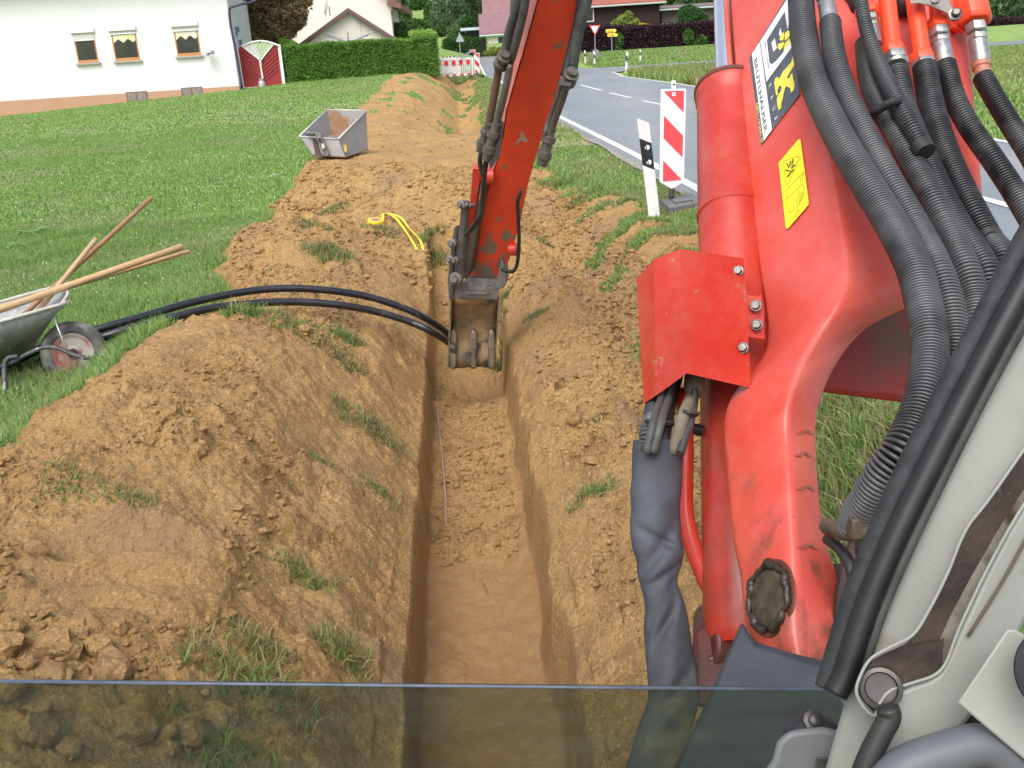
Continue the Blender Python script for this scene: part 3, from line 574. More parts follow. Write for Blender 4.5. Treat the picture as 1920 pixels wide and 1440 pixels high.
lettering('sticker_name', 'BEUTLHAUSER', (120, 578), (100, 715), (30, -42), DGR, DEC, zf_, .0094)
lettering('sticker_number', '0851/7000-0', (140, 1005), (50, 375), (17, -26), YEL, DEC, zf_, .0094)
lettering('sticker_small_name', 'BEUTLHAUSER', (222, 412), (38, 265), (12, -18), DGR, DEC, zf_, .0094)
for t_, x, y in (('K', 262, 828), ('A', 282, 940), ('U', 300, 1045), ('F', 316, 1145)): lettering('sticker_letter', t_, (x, y), (4, 30), (28, -38), WHT, DEC, zf_, .0094)
YW = mat('warning_yellow', (.82, .76, .02), rough=.45)
b = B(); q = [(1460, 306), (1462, 303), (1497, 261), (1501, 262), (1502, 268), (1516, 375), (1516, 384), (1478, 428), (1474, 429), (1473, 424)]
b.prism([face(x, y, .006) for x, y in q], unit(P(1450, 350, 1)-P(1450, 350, 0))*.001); WD = b.build('warning_sticker', YW, boom)
zz = lambda x, y: (1440+x/7.2, 240+y/7.2)
def lines(name, segs, w, m, par, off=.0085):
    b = B()
    for a, c in segs:
        a, c = V(zz(*a)), V(zz(*c)); n_ = V((-(c-a)[1], (c-a)[0])); n_ = n_/np.linalg.norm(n_)*w/2
        b.add([face(*(a-n_), off), face(*(c-n_), off), face(*(c+n_), off), face(*(a+n_), off)], [(0, 1, 2, 3)])
    return b.build(name, m, par)
INK = mat('sticker_ink', (.05, .045, .02), rough=.6); INK2 = mat('sticker_line', (.20, .18, .02), rough=.6)
lines('sticker_hand', [((300, 440), (290, 520)), ((250, 470), (280, 540)), ((335, 420), (320, 500)), ((365, 490), (310, 540)), ((232, 565), (300, 580)), ((345, 550), (255, 660))], 1.9, INK, WD)
lines('sticker_outline', [((215, 440), (415, 380)), ((415, 380), (400, 460)), ((400, 460), (260, 780)), ((260, 780), (240, 760)), ((240, 760), (210, 480)), ((210, 480), (215, 440)), ((215, 870), (480, 590)), ((480, 590), (460, 700)), ((255, 870), (265, 940)), ((430, 650), (440, 730)),
      ((230, 975), (460, 760)), ((460, 760), (485, 800)), ((485, 800), (480, 890)), ((480, 890), (390, 1080)), ((390, 1080), (380, 900)), ((250, 1000), (245, 1060)), ((245, 1060), (300, 1130)), ((300, 1130), (350, 1110)), ((350, 1110), (340, 930)), ((260, 1130), (320, 1150)), ((360, 1200), (410, 1150)), ((410, 1150), (415, 1100)), ((415, 1100), (360, 1140)), ((360, 1140), (360, 1200))]
      + [((400, 860+22*i), (475-9*max(0, i-2), 868+22*i)) for i in range(8)], .55, INK2, WD)
# boom cylinder
b = B(); ax0, ax1 = P(1370, 172, 2.2), P(1400, 1215, 1.62); ax = unit(ax1-ax0); Lb = np.linalg.norm(ax1-ax0)
b.lathe(ax0, ax, [(.040, -.004), (.076, 0), (.080, .004), (.080, .030), (.0775, .034), (.0765, .06), (.0765, .345), (.079, .35), (.079, .358), (.0755, .362), (.0735, Lb*.8), (.072, Lb*.985), (.06, Lb)], 40)
cyl = b.build('boom_cylinder', mat('cylinder_paint', (.50, .028, .016), (.40, .026, .016), 5, rough=.4, c3=(.15, .035, .028), s3=6, lo3=.60, hi3=.85, zw=(.6, 1.0, .25), coat=.1, dust=.22), EX, smooth=2)
b = B(); b.lathe(ax0, ax, [(.0795, -.003), (.083, 0), (.083, .008), (.0795, .011)], 40); b.build('seal_ring', mat('rusty_ring', (.20, .035, .025), (.09, .03, .025), 20, rough=.6), cyl, smooth=2)
b = B(); b.bar(ax0-ax*1.6+V((0, 0, 0)), ax0, .034, 28); b.build('cylinder_rod', CHROME, cyl, smooth=2)
b = B(); b.bar(P(1320, 1210, 1.63), P(1530, 1230, 1.68), .05, 20); b.box(P(1360, 1235, 1.66), (.09, .12, .09)); b.build('cylinder_pivot', mat('greasy_red', (.10, .018, .014), (.04, .02, .016), 12, rough=.45, bump=.001, bscale=90), EX, smooth=2, bevel=.006)
# folded guard box
gb = B()
top = [(1193, 523, 1.80), (1226, 486, 1.74), (1275, 467, 1.70), (1394, 484, 1.74)]; bot = [(1207, 757, 1.74), (1231, 741, 1.70), (1288, 700, 1.64), (1409, 728, 1.68)]
fr = [P(*q) for q in top+bot[::-1]]; t_, bo = [P(*q) for q in top], [P(*q) for q in bot]; th = .004; back = unit(P(1300, 600, 1)-P(1300, 600, 0))
rows = [[a+(c-a)*k/6 for k in range(7)] for a, c in zip(t_, bo)]
gb.loft(rows, False, False); gb.loft([[p+back*th for p in r] for r in rows][::-1], False, False)
side = back*.17
gb.prism([t_[0], t_[1], t_[2], t_[3]], back*th*0+V((0, 0, -th)))  # top lip
gb.prism([t_[0], t_[1], t_[2], t_[3], t_[3]+side, t_[0]+side*.8], V((0, 0, -.003)))
gb.prism([t_[0], bo[0], bo[0]+side*.8, t_[0]+side*.8], V((.003, 0, 0)))
gb.prism([t_[3], bo[3], bo[3]+side, t_[3]+side], V((-.003, 0, 0)))
guard = gb.build('hose_guard', mat('guard_paint', (.52, .024, .011), (.45, .025, .014), 4, rough=.42, bump=.0005, bscale=150, c3=(.42, .17, .10), s3=17, lo3=.66, hi3=.71, dust=.22), EX)
b = B(); b.prism([P(1392, 552, 1.745), P(1424, 556, 1.745), (P(1433, 592, 1.745)), P(1434, 636, 1.74), P(1400, 632, 1.74)], back*.006); b.build('guard_bracket', RED, EX, bevel=.001)
def bolt(x, y, d, r, nm='bolt'):
    b = B(); c = P(x, y, d); n_ = unit(V((-.35, -.75, .45))); b.lathe(c, n_, [(r*1.25, 0), (r*1.3, .003), (r*1.2, .0045)], 20); b.lathe(c, n_, [(r, .004), (r, .004+r*.7), (r*.85, .004+r*.85), (r*.35, .004+r*.85)], 6); return b.build(nm, STEEL, guard, smooth=2, ang=25)
for q in ((1384, 509, 1.735, .0085), (1418, 574, 1.735, .0085), (1420, 610, 1.735, .0085), (1393, 653, 1.695, .0085)): bolt(*q)
# arm of the guard / slew cylinder rod behind the sleeve
b = B(); b.tube(crom([P(1283, 730, 1.80), P(1285, 850, 1.77), P(1284, 950, 1.73), P(1298, 1020, 1.71), P(1322, 1085, 1.70), P(1330, 1100, 1.70)]), .0155, 16); b.build('red_pipe', RED, EX, smooth=True)
b = B(); b.bar(P(1296, 803, 1.8), P(1335, 812, 1.8), .011, 14); b.lathe(P(1318, 809, 1.8), P(1400, 812, 1.8)-P(1300, 812, 1.8), [(.011, 0), (.02, .006), (.024, .014), (.024, .03)], 16); b.build('stub_bracket', BLK, EX, smooth=2)
# canvas sleeve over the hoses
prof = [(826, 1187, 1283), (836, 1186, 1283), (900, 1183, 1278), (950, 1182, 1276), (1000, 1184, 1276), (1030, 1187, 1283), (1050, 1192, 1282), (1085, 1197, 1271), (1110, 1204, 1276), (1140, 1209, 1286), (1180, 1207, 1294), (1230, 1211, 1300), (1275, 1214, 1308), (1320, 1212, 1310), (1400, 1185, 1290), (1500, 1150, 1270)]
pr = crom([V(q) for q in prof], 7); b = B(); rings = []
vw = unit(P(1240, 1000, 1)-P(1240, 1000, 0))
for k, (y, xl, xr) in enumerate(pr):
    d = 1.62-.17*(y-826)/600; a, c = P(xl, y, d), P(xr, y, d); m_ = (a+c)/2; h_ = (c-a)/2; w_ = np.linalg.norm(h_); ring = []
    for i in range(40):
        t = 2*pi*i/40; wr = .10*sin(y*.045+3*sin(t*1.0+y*.006))*sst(np.array(y), 835, 880)*.5
        wr += .16*(float(vnoise(np.array([y*.03+cos(t)*1.6]), np.array([sin(t)*1.6+5.0]), 33)[0])-.5)*2*min(1, max(0, (y-850)/120))
        wr += -.16*math.exp(-((y-1008-24*cos(t))/7)**2)*(.5-.5*cos(t+2.2))-.14*math.exp(-((y-1068+30*cos(t+.7))/9)**2)+.05*math.exp(-((y-1190-35*cos(t-.6))/10)**2)-.1*math.exp(-((y-1150+60*cos(t+.3))/12)**2)
        ring.append(m_+h_*cos(t)*(1+wr*.25)-vw*w_*.62*sin(t)*(1+wr*2.2))
    rings.append(ring)
b.loft(rings, False); sl_ = b.build('canvas_sleeve', SLEEVE, EX, smooth=True)
sm = sl_.modifiers.new('solid', 'SOLIDIFY'); sm.thickness = .003; sm.offset = -1
def corr(pts, r, pitch=.0060, amp=.30, n=20, nm='hose', m=None, parent=None):
    """corrugated protective hose along a smooth path"""
    c = crom(pts, 8); c = np.array(c); seg = np.linalg.norm(np.diff(c, axis=0), axis=1); s = np.r_[0, np.cumsum(seg)]; N_ = int(s[-1]/pitch*5); t = np.linspace(0, s[-1], N_)
    q = np.stack([np.interp(t, s, c[:, k]) for k in range(3)], -1)
    rr2 = np.full(N_, r) if np.isscalar(r) else np.interp(t/s[-1], np.linspace(0, 1, len(r)), r)
    ph = (np.arange(N_) % 5); rad = rr2*np.where(ph == 4, 1-amp, np.where((ph == 1) | (ph == 2), 1.03, .99))
    b = B(); b.tube(list(q), list(rad), n); o = b.build(nm, m or RIB, parent or EX, smooth=2, ang=75)
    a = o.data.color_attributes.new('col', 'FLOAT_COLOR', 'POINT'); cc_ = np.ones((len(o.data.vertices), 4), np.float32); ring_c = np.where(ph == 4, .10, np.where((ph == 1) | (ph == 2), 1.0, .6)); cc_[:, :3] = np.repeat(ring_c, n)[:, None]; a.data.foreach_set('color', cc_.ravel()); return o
def smooth_hose(pts, r, nm='hose', m=None, parent=None, n=12): b = B(); b.tube(crom(pts, 6), r, n); return b.build(nm, m or BLK, parent or EX, smooth=True)
# hose bundle leaving the guard
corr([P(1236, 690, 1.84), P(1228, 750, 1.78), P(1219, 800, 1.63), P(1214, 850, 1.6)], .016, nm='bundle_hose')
smooth_hose([P(1252, 690, 1.80), P(1242, 742, 1.72), P(1226, 790, 1.585), P(1212, 850, 1.57)], .0075, 'bundle_hose', RUBG)
smooth_hose([P(1266, 690, 1.80), P(1256, 740, 1.72), P(1240, 790, 1.585), P(1224, 850, 1.57)], .0075, 'bundle_hose', RUBG)
smooth_hose([P(1276, 690, 1.85), P(1260, 750, 1.75), P(1250, 800, 1.63), P(1240, 850, 1.6)], .010, 'bundle_hose')
smooth_hose([P(1302, 690, 1.80), P(1296, 742, 1.72), P(1280, 785, 1.6), P(1262, 850, 1.6)], .011, 'bundle_hose', mat('muddy_hose', (.20, .17, .12), (.12, .105, .08), 30, rough=.8))
corr([P(1304, 725, 1.72), P(1299, 768, 1.66), P(1291, 800, 1.6), P(1275, 850, 1.58)], .0075, .003, nm='bundle_hose')
b = B(); b.lathe(P(1302, 722, 1.73), P(1296, 760, 1.69)-P(1300, 700, 1.75), [(.019, -.05), (.019, 0), (.017, .015), (.009, .035)], 14); b.build('muddy_plug', MATS['muddy_hose'], EX, smooth=2)
for x0, y0, x1, y1 in ((1214, 790, 1262, 795), (1284, 772, 1305, 777)):
    b = B(); c1, c2 = P(x0, y0, 1.6), P(x1, y1, 1.6); m_, h_ = (c1+c2)/2, (c2-c1)/2
    b.tube([m_+h_*1.12*cos(t)-vw*np.linalg.norm(h_)*.75*sin(t)+V((0, 0, .001*sin(2*t))) for t in np.linspace(0, 2*pi, 26)], .0035, 6); b.build('cable_tie', BLK, EX, smooth=True)
# hoses on the boom
z4 = lambda x, y, d: P(1160+x*.3958, y*.3958, d); z5 = lambda x, y, d: P(1160+x*.3958, 440+y*.3958, d); z6 = lambda x, y, d: P(1160+x*.3958, 920+y*.3958, d)
H_ = {
 1: ([z4(862, -160, 1.98), z4(865, 0, 1.93), z4(872, 120, 1.88), z4(893, 260, 1.83), z4(925, 390, 1.78), z4(985, 530, 1.72), z4(1072, 700, 1.65), z4(1180, 880, 1.58), z4(1290, 1060, 1.51), z5(1392, 140, 1.415), z5(1438, 300, 1.36), z5(1466, 450, 1.31), z5(1471, 600, 1.27), z5(1452, 750, 1.23), z5(1402, 900, 1.20), z5(1340, 1020, 1.18), z5(1262, 1130, 1.19), z5(1190, 1250, 1.22), z6(1145, 110, 1.25), z6(1120, 180, 1.27)], [.024, .0255, .0255, .0255, .0250, .0240, .0235]),
 2: ([z4(1002, 105, 1.86), z4(1020, 250, 1.80), z4(1062, 400, 1.75), z4(1128, 550, 1.70), z4(1200, 690, 1.65), z4(1272, 830, 1.60), z4(1350, 960, 1.56), z4(1430, 1100, 1.51), z5(1510, 150, 1.43), z5(1562, 300, 1.39), z5(1590, 450, 1.36), z5(1592, 600, 1.33), z5(1560, 760, 1.31)], .0200),
 3: ([z4(1172, 205, 1.86), z4(1192, 380, 1.80), z4(1250, 520, 1.74), z4(1330, 660, 1.68), z4(1405, 800, 1.63), z4(1480, 930, 1.58), z4(1550, 1070, 1.54), z5(1640, 150, 1.47), z5(1685, 300, 1.44), z5(1690, 440, 1.41), z5(1660, 600, 1.4)], .0205),
 4: ([z4(1148, -60, 1.86), z4(1152, 30, 1.83), z4(1180, 160, 1.80), z4(1232, 300, 1.76), z4(1290, 420, 1.71), z4(1362, 560, 1.66), z4(1428, 680, 1.63), z4(1450, 715, 1.62)], [.0125, .0125, .0135, .0145, .0155, .014]),
 5: ([z4(1322, 335, 1.84), z4(1350, 480, 1.80), z4(1392, 600, 1.76), z4(1460, 760, 1.70), z4(1540, 930, 1.64), z4(1620, 1080, 1.59), z5(1735, 150, 1.52), z5(1760, 280, 1.5)], .0200),
 6: ([z4(1450, 318, 1.86), z4(1478, 480, 1.81), z4(1535, 680, 1.75), z4(1605, 850, 1.69), z4(1680, 1000, 1.64), z4(1758, 1140, 1.60), z5(1825, 120, 1.55), z5(1830, 260, 1.53)], .0225),
 7: ([z4(1548, 305, 1.88), z4(1590, 460, 1.84), z4(1662, 600, 1.80), z4(1762, 740, 1.75), z4(1850, 870, 1.71), z4(1930, 1000, 1.67), z4(2010, 1140, 1.63)], .0200),
 8: ([z4(1725, 365, 1.92), z4(1790, 480, 1.88), z4(1870, 610, 1.84), z4(1940, 720, 1.8), z4(2000, 830, 1.78)], .0195)}
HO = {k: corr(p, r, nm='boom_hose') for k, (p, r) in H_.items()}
def hexnut(c, ax_, r, l, m, parent, nm='hex_nut', n=6):
    b = B(); b.lathe(c, ax_, [(r*.86, 0), (r, l*.12), (r, l*.88), (r*.86, l)], n); return b.build(nm, m, parent, smooth=2, ang=25, bevel=.0008)
def fitting(a, c, r, parent, nuts=True, redtop=False):
    """crimped zinc coupling from a down to c"""
    ax_ = c-a; l = np.linalg.norm(ax_); ax_ = unit(ax_)
    if nuts: hexnut(a, ax_, r*1.12, l*.24, ZINC, parent); hexnut(a+ax_*l*.27, ax_, r*1.05, l*.17, ZINC, parent)
    b = B(); b.lathe(a+ax_*l*.44, ax_, [(r*.93, 0), (r*.97, l*.03), (r*.95, l*.2), (r, l*.25), (r*.95, l*.32), (r, l*.4), (r*.97, l*.56)], 22); b.build('crimp_sleeve', ZINC, parent, smooth=2)
fitting(z4(978, -30, 1.90), z4(1000, 108, 1.86), .0175, HO[2]); fitting(z4(1180, 78, 1.89), z4(1205, 215, 1.87), .0175, HO[3], True)
fitting(z4(1515, 138, 1.91), z4(1545, 305, 1.88), .0185, HO[7]); fitting(z4(1690, 112, 1.95), z4(1718, 308, 1.93), .0190, HO[8])
b = B(); b.lathe(z4(1716, 300, 1.93), z4(1730, 370, 1.92)-z4(1716, 300, 1.93), [(.018, 0), (.018, .010), (.0155, .012), (.0155, .032)], 20); b.build('copper_band', mat('copper_band', (.42, .16, .10), rough=.5), HO[8], smooth=2)
hexnut(z4(1306, 262, 1.86), z4(1322, 335, 1.84)-z4(1306, 262, 1.86), .0250, .022, ZINC, HO[5]); b = B(); b.lathe(z4(1310, 285, 1.86), z4(1322, 335, 1.84)-z4(1310, 285, 1.86), [(.0215, 0), (.0235, .008), (.0235, .016), (.020, .022)], 24); b.build('coupling_collar', ZINC, HO[5], smooth=2)
hexnut(z4(1442, 296, 1.88), z4(1452, 335, 1.87)-z4(1442, 296, 1.88), .0245, .018, ZINC, HO[6])
def pipe(a, c, r, nut, nm='steel_pipe'):
    ax_ = unit(c-a); l = np.linalg.norm(c-a); b = B(); b.bar(a, c, r, 24); o = b.build(nm, ORNG, EX, smooth=2); 
    if nut: hexnut(c-ax_*.022, ax_, nut, .024, ORNG, o)
    return o
pipe(z4(1262, -90, 1.93), z4(1302, 265, 1.86), .0165, .0245); pipe(z4(1390, -90, 1.95), z4(1440, 298, 1.88), .0170, .0245)
pipe(z4(1502, -40, 1.95), z4(1517, 140, 1.915), .0150, .0240); pipe(z4(1168, -60, 1.93), z4(1180, 78, 1.90), .0130, .0240)
b = B(); q0, q1 = z4(1650, -90, 1.99), z4(1690, 112, 1.955); axb = unit(q1-q0); b.lathe(q0, axb, [(.034, 0), (.036, np.linalg.norm(q1-q0)-.012), (.030, np.linalg.norm(q1-q0))], 6); b.build('hose_block', ORNG, EX, smooth=2, ang=20, bevel=.002)
b = B(); b.prism([z4(1612, 60, 1.985), z4(1665, 60, 1.985), z4(1640, 160, 1.97), z4(1605, 130, 1.97)], V((0, .05, 0))); b.build('block_bracket', ORNG, EX, bevel=.002)
b = B(); b.prism([z4(1380, -60, 1.885), z4(1385, 18, 1.88), z4(1420, 14, 1.88), z4(1470, 25, 1.88), z4(1545, 55, 1.88), z4(1570, 70, 1.88), z4(1600, 60, 1.885), z4(1570, 20, 1.89), z4(1560, -60, 1.90)], back*.006); cl_ = b.build('clamp_plate', mat('clamp_zinc', (.42, .38, .32), (.52, .48, .42), 20, rough=.35, metal=.7), EX, bevel=.001)
b = B(); b.lathe(z4(1592, 72, 1.88), V((-.2, -.8, .4)), [(.013, 0), (.013, .006), (.0085, .007), (.0085, .014), (.006, .016)], 12); b.build('bolt', STEEL, cl_, smooth=2, ang=30)
b = B(); b.lathe(z4(1500, 0, 1.87), V((-.2, -.8, .4)), [(.010, 0), (.010, .006), (.006, .007)], 6); b.build('bolt', STEEL, cl_, smooth=2, ang=30)
for a, c in ((z4(1095, -60, 2.0), z4(1140, 60, 2.0)), (z4(1330, -30, 2.0), z4(1360, 70, 2.0))):
    b = B(); b.tube([a, (a+c)/2+V((.004, 0, 0)), c], .02, 10); b.build('mounting_block', BLK, EX, smooth=True)
b = B(); c1 = z4(1200, 545, 1.72); b.tube(crom([z4(1195, 555, 1.76), z4(1215, 532, 1.69), z4(1262, 500, 1.665), z4(1310, 478, 1.655), z4(1335, 478, 1.68)], 5), .0075, 8); b.build('hose_strap', GASK, EX, smooth=True)
b = B(); a, c = z4(1425, 680, 1.628), z4(1455, 722, 1.615); b.lathe(a, c-a, [(.0175, 0), (.0175, np.linalg.norm(c-a))], 18); b.build('tape_wrap', BLK, HO[4], smooth=2)
# brackets and greasy housing by the boom foot
b = B(); b.tube(crom([z6(985, 170, 1.33), z6(1020, 175, 1.30), z6(1080, 195, 1.27), z6(1160, 195, 1.24), z6(1230, 200, 1.22)], 4), [.008]+[.0125]*15+[.010], 12); b.box(z6(1150, 160, 1.24), (.035, .03, .03)); b.build('hose_clamp', mat('muddy_clamp', (.07, .05, .038), (.12, .09, .06), 30, rough=.6, bump=.001, bscale=120), EX, smooth=2, bevel=.003)
b = B(); b.lathe(P(1610, 1120, 1.50), V((.75, -.6, .1)), [(.12, 0), (.12, .05), (.10, .06), (.06, .065)], 30); b.box(P(1660, 1190, 1.50), (.16, .12, .20)); b.build('swing_housing', mat('greasy_housing', (.035, .024, .02), (.07, .05, .038), 20, rough=.6, bump=.001, bscale=100), EX, smooth=2, bevel=.008)
smooth_hose([z6(990, 230, 1.34), z6(1050, 280, 1.30), z6(1090, 340, 1.28), z6(1110, 410, 1.27), z6(1130, 500, 1.27)], .0080, 'grease_line')
corr([z6(1190, 200, 1.28), z6(1170, 250, 1.3), z6(1175, 330, 1.32)], .014, nm='bundle_hose')
b = B(); b.prism([P(1392, 1176, 1.30), P(1418, 1215, 1.29), P(1500, 1240, 1.27), P(1610, 1265, 1.25), P(1640, 1480, 1.15), P(1252, 1480, 1.15), P(1330, 1318, 1.22)], back*.03); b.build('front_plate', SLATE, EX, bevel=.004)
b = B(); b.prism([P(1300, 1180, 1.62), P(1350, 1150, 1.64), P(1560, 1180, 1.6), P(1620, 1240, 1.55), P(1600, 1330, 1.5), P(1300, 1330, 1.55)], back*.12); b.build('swing_bracket', MATS['greasy_red'], EX, bevel=.01)
# ---------------------------------------------------------------- arm, linkage, bucket
z7 = lambda x, y, d: P(780+x*.361, 200+y*.361, d)
def ad(y): return 7.6-1.75*(529-y)/529     # depth of the arm face by picture height
secs = [(-160, 1062, 1148), (0, 1010, 1092), (107, 980, 1061), (200, 953, 1035), (262, 943, 1014), (300, 935, 1002), (344, 917, 990), (424, 898, 973), (474, 885, 958), (505, 879, 948), (529, 875, 936)]
b = B(); rings = []
for y_, xl, xr in secs:
    d = ad(y_); a, c = P(xl, y_, d), P(xr, y_+(3 if y_ > 0 else 0), d); bk = V((0.02, .30, .06))*(1.0 if y_ < 424 else .8); l_off = V((-.03, .30, .06))*(1.0 if y_ < 424 else .8)
    rings.append(rpoly([a, c, c+bk, a+l_off], .012, 3))
b.loft(rings); arm = b.build('arm', REDW, EX, smooth=2, ang=50)
b = B(); q = [(565, 60), (578, 58), (580, 110), (572, 140), (590, 175), (608, 200), (620, 225), (622, 240), (604, 262), (596, 240), (580, 205), (560, 180), (548, 175), (520, 200), (508, 205), (540, 160), (545, 130), (560, 110)]
b.prism([z7(x, y, ad(200+y*.361)-.006) for x, y in q], V((0, .004, 0))); b.build('paint_scrape', mat('scrape_metal', (.30, .22, .16), (.42, .33, .24), 12, rough=.6), arm)
b = B()
for y0, y1 in zip(secs[:-2], secs[1:-1]):
    a, c = P(y0[1]-3, y0[0], ad(y0[0])-.0), P(y1[1]-2, y1[0], ad(y1[0])-.0); w0, w1 = (15 if y0[0] < 110 else 9), (15 if y1[0] < 110 else 8)
    b.add([a, P(y0[1]-w0, y0[0], ad(y0[0])+.16), P(y1[1]-w1, y1[0], ad(y1[0])+.16), c, a+V((0, .06, 0)), c+V((0, .06, 0))], [(0, 1, 2, 3), (1, 4, 5, 2)])
b.build('arm_side_flange', REDF, arm)
b = B(); b.lathe(z7(487, 740, 7.35), V((1, -.3, 0)), [(.02, 0), (.05, .0), (.05, .055), (.035, .07)], 20); b.build('pin_boss', RED, EX, smooth=2)
smooth_hose([z7(545, 440, 6.95), z7(528, 500, 7.0), z7(533, 600, 7.1), z7(535, 700, 7.2), z7(528, 800, 7.3), z7(510, 850, 7.35), z7(480, 856, 7.38), z7(445, 842, 7.4)], .014, 'arm_hose', BLK)
# pipes left of the arm
for pts, r in (([z7(375, -320, 6.3), z7(410, -420, 6.2), z7(445, -560, 6.0)], .03),):
    pass
AH = lambda pts, r, nm, m: smooth_hose(pts, r, nm, m)
AH([P(985, -120, 5.75), P(972, 0, 5.85), P(955, 60, 6.0), P(945, 110, 6.1)], .030, 'arm_hose', RUBG); AH([P(968, -80, 5.85), P(964, 20, 5.95), P(960, 60, 6.05), P(948, 120, 6.15), P(940, 128, 6.2)], .026, 'arm_hose', RUBG)
AH([P(990, -60, 5.7), P(984, 10, 5.8), P(965, 90, 6.0), P(955, 120, 6.1)], .026, 'arm_hose', RUBG)
PIP = mat('oily_pipe', (.16, .14, .13), (.10, .085, .08), 14, rough=.4, metal=.4)
AH([P(938, 110, 6.1), P(930, 160, 6.2), P(917, 230, 6.35), P(914, 245, 6.4)], .026, 'arm_pipe', mat('brown_pipe', (.16, .07, .055), (.10, .06, .05), 12, rough=.45)); AH([P(957, 120, 6.05), P(947, 170, 6.15), P(932, 230, 6.3), P(928, 245, 6.35)], .024, 'arm_pipe', PIP)
def coupler(x0, y0, x1, y1, d, r):
    a, c = P(x0, y0, d), P(x1, y1, d+.12); l = np.linalg.norm(c-a); b = B(); b.lathe(a, c-a, [(r*.8, 0), (r*.8, l*.2), (r*1.2, l*.22), (r*1.2, l*.36), (r*.9, l*.38), (r*.9, l*.6), (r*1.25, l*.62), (r*1.25, l*.8), (r, l*.82), (r*.9, l)], 14); b.build('hose_coupler', mat('coupler_metal', (.10, .095, .09), (.19, .17, .15), 30, rough=.4, metal=.5), EX, smooth=2, ang=30)
coupler(916, 232, 901, 284, 6.3, .034); coupler(930, 232, 912, 300, 6.25, .036); coupler(1034, 240, 1016, 310, 6.2, .040); coupler(948, 100, 935, 128, 6.0, .038); coupler(1074, 132, 1062, 160, 5.9, .042)
AH([P(912, 296, 6.4), P(908, 330, 6.5), P(904, 380, 6.65), P(896, 410, 6.7), P(884, 428, 6.8), P(873, 440, 6.85)], .018, 'arm_hose', BLK); AH([P(902, 284, 6.4), P(900, 305, 6.45), P(906, 330, 6.5)], .016, 'arm_hose', BLK)
b = B(); b.prism([P(938, 228, 6.25), P(945, 232, 6.25), P(938, 290, 6.3), P(920, 320, 6.35), P(915, 300, 6.35)], V((0, .2, 0))); b.build('coupler_plate', BLK, EX)
AH([P(1112, -60, 5.75), P(1100, 0, 5.8), P(1084, 60, 5.9), P(1072, 130, 6.0)], .036, 'arm_hose', RUBG); AH([P(1098, -60, 5.78), P(1088, 20, 5.85), P(1072, 90, 5.95), P(1058, 145, 6.0)], .030, 'arm_hose', BLK)
AH([P(1064, 155, 5.95), P(1053, 190, 6.05), P(1040, 225, 6.15), P(1034, 245, 6.2)], .024, 'arm_pipe', PIP); AH([P(1054, 155, 5.97), P(1043, 190, 6.07), P(1030, 225, 6.17), P(1022, 250, 6.2)], .018, 'arm_pipe', PIP)
b = B(); b.prism([P(1048, 150, 5.9), P(1072, 155, 5.9), P(1070, 162, 5.9), P(1047, 159, 5.9)], V((0, .15, 0))); b.build('pipe_clamp', BLK, EX)
# red bucket link and grey tilt links
b = B(); b.prism([z7(292, 325, 6.85), z7(302, 316, 6.85), z7(332, 320, 6.85), z7(338, 335, 6.85), z7(318, 480, 7.0), z7(300, 620, 7.15), z7(275, 745, 7.3), z7(258, 745, 7.3), z7(262, 620, 7.15), z7(282, 480, 7.0)], V((.02, .09, .02))); b.build('bucket_link', RED, EX, bevel=.006)
b = B(); b.lathe(z7(337, 365, 6.9), V((1, 0, -.05)), [(.055, 0), (.055, .09)], 18); b.build('link_boss', RED, EX, smooth=2)
b = B(); b.prism([z7(345, 420, 6.9), z7(372, 330, 6.85), z7(380, 340, 6.85), z7(330, 560, 7.05), z7(300, 760, 7.25), z7(280, 860, 7.35), z7(255, 900, 7.4), z7(250, 760, 7.3), z7(300, 600, 7.1)], V((.03, .12, 0))); b.build('cylinder_body', mat('dark_cyl', (.05, .045, .04), (.10, .08, .06), 12, rough=.5), EX, bevel=.008)
for q in ([(232, 500), (245, 490), (256, 500), (262, 560), (248, 640), (240, 780), (236, 890), (222, 910), (200, 905), (196, 860), (206, 760), (222, 640)], [(195, 630), (205, 618), (212, 640), (196, 780), (186, 900), (186, 1010), (168, 1000), (164, 900), (172, 800), (184, 700)]):
    b = B(); b.prism([z7(x, y, 7.0+(y-500)*.0009) for x, y in q], V((.035, .05, 0))); b.build('tilt_link', LINK, EX, bevel=.006)
for x, y, r in ((243, 505, .03), (196, 708, .035), (186, 790, .03), (215, 890, .05), (213, 795, .028), (266, 512, .02), (300, 512, .014)):
    b = B(); b.lathe(z7(x, y, 6.97+(y-500)*.0009), V((-.4, -1, .1)), [(r, 0), (r, .04), (r*.6, .05), (r*.55, .07)], 14); b.build('link_pin', LINK, EX, smooth=2)
b = B(); b.bar(z7(232, 515, 7.0), z7(300, 514, 7.0), .018, 12); b.build('cross_pin', LINK, EX, smooth=2)
b = B(); b.prism([z7(445, 790, 7.38), z7(468, 850, 7.4), z7(470, 905, 7.42), z7(458, 940, 7.45), z7(430, 948, 7.45), z7(405, 935, 7.45), z7(430, 850, 7.4)], V((.02, .16, 0))); b.build('ear_plate', LINK, EX, bevel=.008)
# bucket
BK = DIRTY
def bd(y): return 7.45+.45*(y-557)/133
ear = B(); ear.prism([z7(190, 905, 7.42), z7(262, 925, 7.42), z7(262, 960, 7.44), z7(360, 968, 7.44), z7(372, 938, 7.43), z7(425, 940, 7.43), z7(430, 965, 7.45), z7(424, 1005, 7.47), z7(185, 992, 7.47), z7(186, 940, 7.44)], V((0, .12, 0)))
ear.prism([z7(255, 880, 7.50), z7(420, 900, 7.50), z7(415, 990, 7.52), z7(240, 985, 7.52)], V((0, .15, 0))); buck = ear.build('bucket_head', LINK, EX, bevel=.005)
